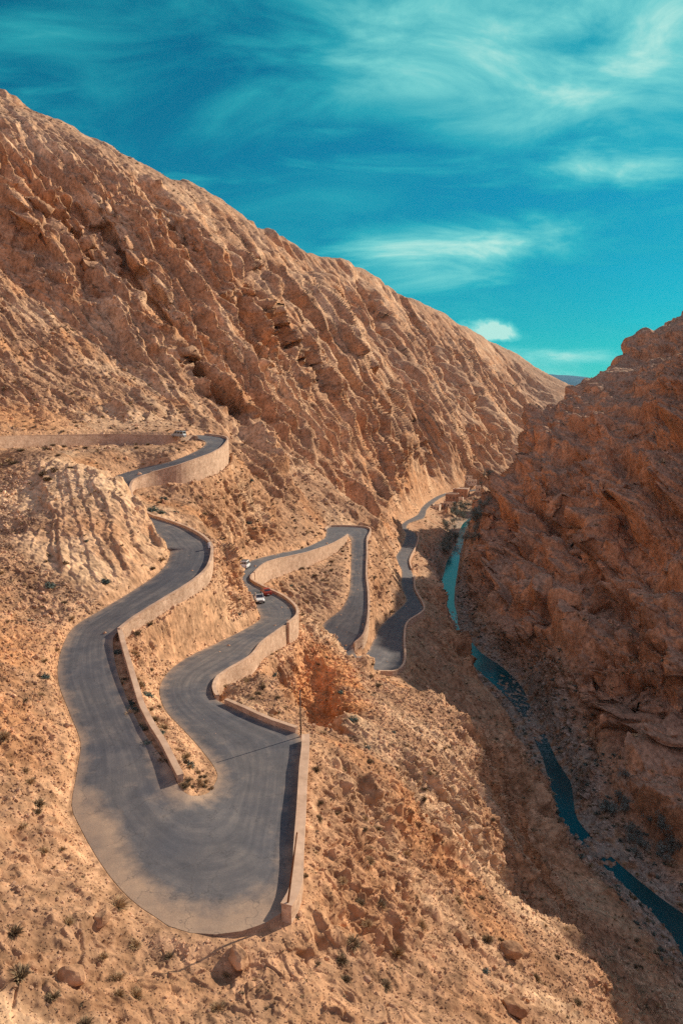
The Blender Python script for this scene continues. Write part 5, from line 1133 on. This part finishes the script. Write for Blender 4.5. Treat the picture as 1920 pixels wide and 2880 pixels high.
# ------------------------------------------------------------------ trees along the river
def tree_meshes(seed, conical=False):
    r_ = np.random.RandomState(seed); bm = bmesh.new(); H_ = 1.0
    segs = [((0, 0, 0), (.02, .01, .45), .035, .022)]
    for k in range(7):
        a = r_.rand() * 6.28; z0 = .2 + .35 * r_.rand(); segs.append(((.01, 0, z0), (math.cos(a) * .22, math.sin(a) * .22, z0 + .3 * (1 + r_.rand())), .014, .004))
    for a, b, r0, r1 in segs:
        d = Vector(b) - Vector(a); g_ = bmesh.ops.create_cone(bm, cap_ends=False, segments=6, radius1=r0, radius2=r1, depth=d.length)
        bmesh.ops.translate(bm, verts=g_['verts'], vec=(0, 0, d.length / 2)); bmesh.ops.rotate(bm, verts=g_['verts'], cent=(0, 0, 0), matrix=d.to_track_quat('Z', 'Y').to_matrix()); bmesh.ops.translate(bm, verts=g_['verts'], vec=a)
    tr = bpy.data.meshes.new('trunk'); bm.to_mesh(tr); bm.free(); tr.materials.append(M_WOOD)
    V, Fc = [], []
    cl = [(np.array([r_.randn() * .15, r_.randn() * .15, .45 + .42 * r_.rand()]), .12 + .09 * r_.rand()) for _ in range(11)]
    for c, R_ in cl:
        for _ in range(42):
            d = r_.randn(3); d /= np.linalg.norm(d); p_ = c + d * R_ * r_.rand() ** .4 * [1, 1, 1.25]; s_ = r_.randn(3); s_ /= np.linalg.norm(s_); t_ = np.cross(s_, d); t_ /= max(np.linalg.norm(t_), .01); w_ = .018 + .015 * r_.rand(); k = len(V)
            V += [p_ - s_ * w_, p_ + t_ * w_, p_ + s_ * w_, p_ - t_ * w_]; Fc += [[k, k + 1, k + 2], [k, k + 2, k + 3]]
    cr = bpy.data.meshes.new('crown'); cr.from_pydata([tuple(v) for v in V], [], Fc); cr.materials.append(M_TREE)
    return tr, cr
TM = [tree_meshes(s_) for s_ in range(5)]
def tree(i, h_, label, group, dark=False):
    tr, cr = TM[rng.randint(5)]; root = bpy.data.objects.new('riverside_tree', None); C.objects.link(root); root.location = P[i] - [0, 0, .3]; root.scale = (h_ * (.9 + .4 * rng.rand()),) * 2 + (h_,); root.rotation_euler = (0, 0, rng.rand() * 6.28)
    for nm, me in (('trunk', tr), ('crown', cr)):
        o = bpy.data.objects.new(nm, me); C.objects.link(o); o.parent = root
    tag(root, describe(' '.join(label.split()[:2]) if 'tree' in label.split()[1:2] else label.split(' tree')[0] + ' tree', PX[i], PY[i], h_, 7), 'tree', group)
zones = [((1245, 1475), (1300, 1560), 26, 'grey bare tree in the grove left of the turquoise pool', 'trees left of the river'), ((1270, 1420), (1335, 1475), 30, 'grey tree in the grove below the village houses', 'trees below the village'),
         ((1335, 1400), (1375, 1465), 12, 'grey-green tree on the right bank beside the village', 'trees on the right bank'), ((1350, 1340), (1390, 1395), 8, 'dark tree in the valley beyond the village', 'trees beyond the village'), ((1235, 1378), (1255, 1400), 5, 'dark green tree above the valley road near the first houses', 'trees above the valley road'),
         ((1300, 1465), (1345, 1530), 10, 'dark tree shading the river below the right wall', 'trees under the right wall'), ((1690, 2190), (1800, 2300), 8, 'dark bushy tree at the foot of the right wall', 'trees at the foot of the right wall'), ((1760, 2290), (1910, 2440), 18, 'dark bushy tree in the shade beside the lower river', 'trees by the lower river')]
for (x0, y0), (x1, y1), n_, lb, gr in zones:
    for k in range(n_):
        i = ground(x0 + rng.rand() * (x1 - x0), y0 + rng.rand() * (y1 - y0), 12)
        if i is None or rdist[i] < 2 or wdist[i] < .4: continue
        tree(i, (5.5 + 3.5 * rng.rand()) * (.6 if y0 > 2000 else 1), lb, gr)

# ------------------------------------------------------------------ far blue hills beyond the gap
xs = np.linspace(1200, 5200, 130); ys = np.linspace(7200, 10500, 60); hx, hy = np.meshgrid(xs, ys, indexing='ij')
hp_ = np.stack([hx.ravel(), hy.ravel(), 0 * hx.ravel()], 1)
ridge_ = np.interp(xs, [1200, 2300, 2450, 2900, 3400, 4200, 5200], [330, 345, 350, 300, 200, 160, 120])[:, None] * np.exp(-((ys - 8300) / 900.) ** 2)[None] 
hz_ = ridge_.ravel() - 90 + fbm((hp_ / 900).astype(np.float32), 4, 71) * 55
g_ = np.arange(hx.size).reshape(hx.shape); q_ = np.stack([g_[:-1, :-1], g_[1:, :-1], g_[1:, 1:], g_[:-1, 1:]], -1).reshape(-1, 4)
M_FAR = plain('far_hill_haze_blue', (.022, .10, .18), .95, 0, .1, .2)  # blue of the distance haze is painted into the hill colour
fh = mesh_np('distant_hills', np.stack([hx.ravel(), hy.ravel(), hz_], 1), q_, M_FAR, True); tag(fh, 'dark blue hills far beyond the valley gap', 'hills', kind='structure')

# ------------------------------------------------------------------ the air between: one box of thin haze round everything below the sky
zmin = float(P[:, 2].min()) - 1.0; zmax = float(P[:, 2].max()) + 15.0
bm = bmesh.new(); box(bm, -9300, 9300, -9300, 11200, zmin, zmax)
hz = bm_obj('haze', bm, None) if False else None
me = bpy.data.meshes.new('haze'); bm.normal_update(); bm.to_mesh(me); bm.free()
mh = bpy.data.materials.new('haze'); mh.use_nodes = True; nt = mh.node_tree; nt.nodes.clear(); out = nt.nodes.new('ShaderNodeOutputMaterial'); pv = nt.nodes.new('ShaderNodeVolumePrincipled')
pv.inputs['Color'].default_value = (.45, .84, .92, 1); pv.inputs['Density'].default_value = HAZE; pv.inputs['Anisotropy'].default_value = .2; nt.links.new(pv.outputs[0], out.inputs['Volume']); me.materials.append(mh)
if HAZE > 0:
    ho = bpy.data.objects.new('haze', me); C.objects.link(ho); tag(ho, 'thin blue haze in the air of the gorge', 'haze', kind='stuff')
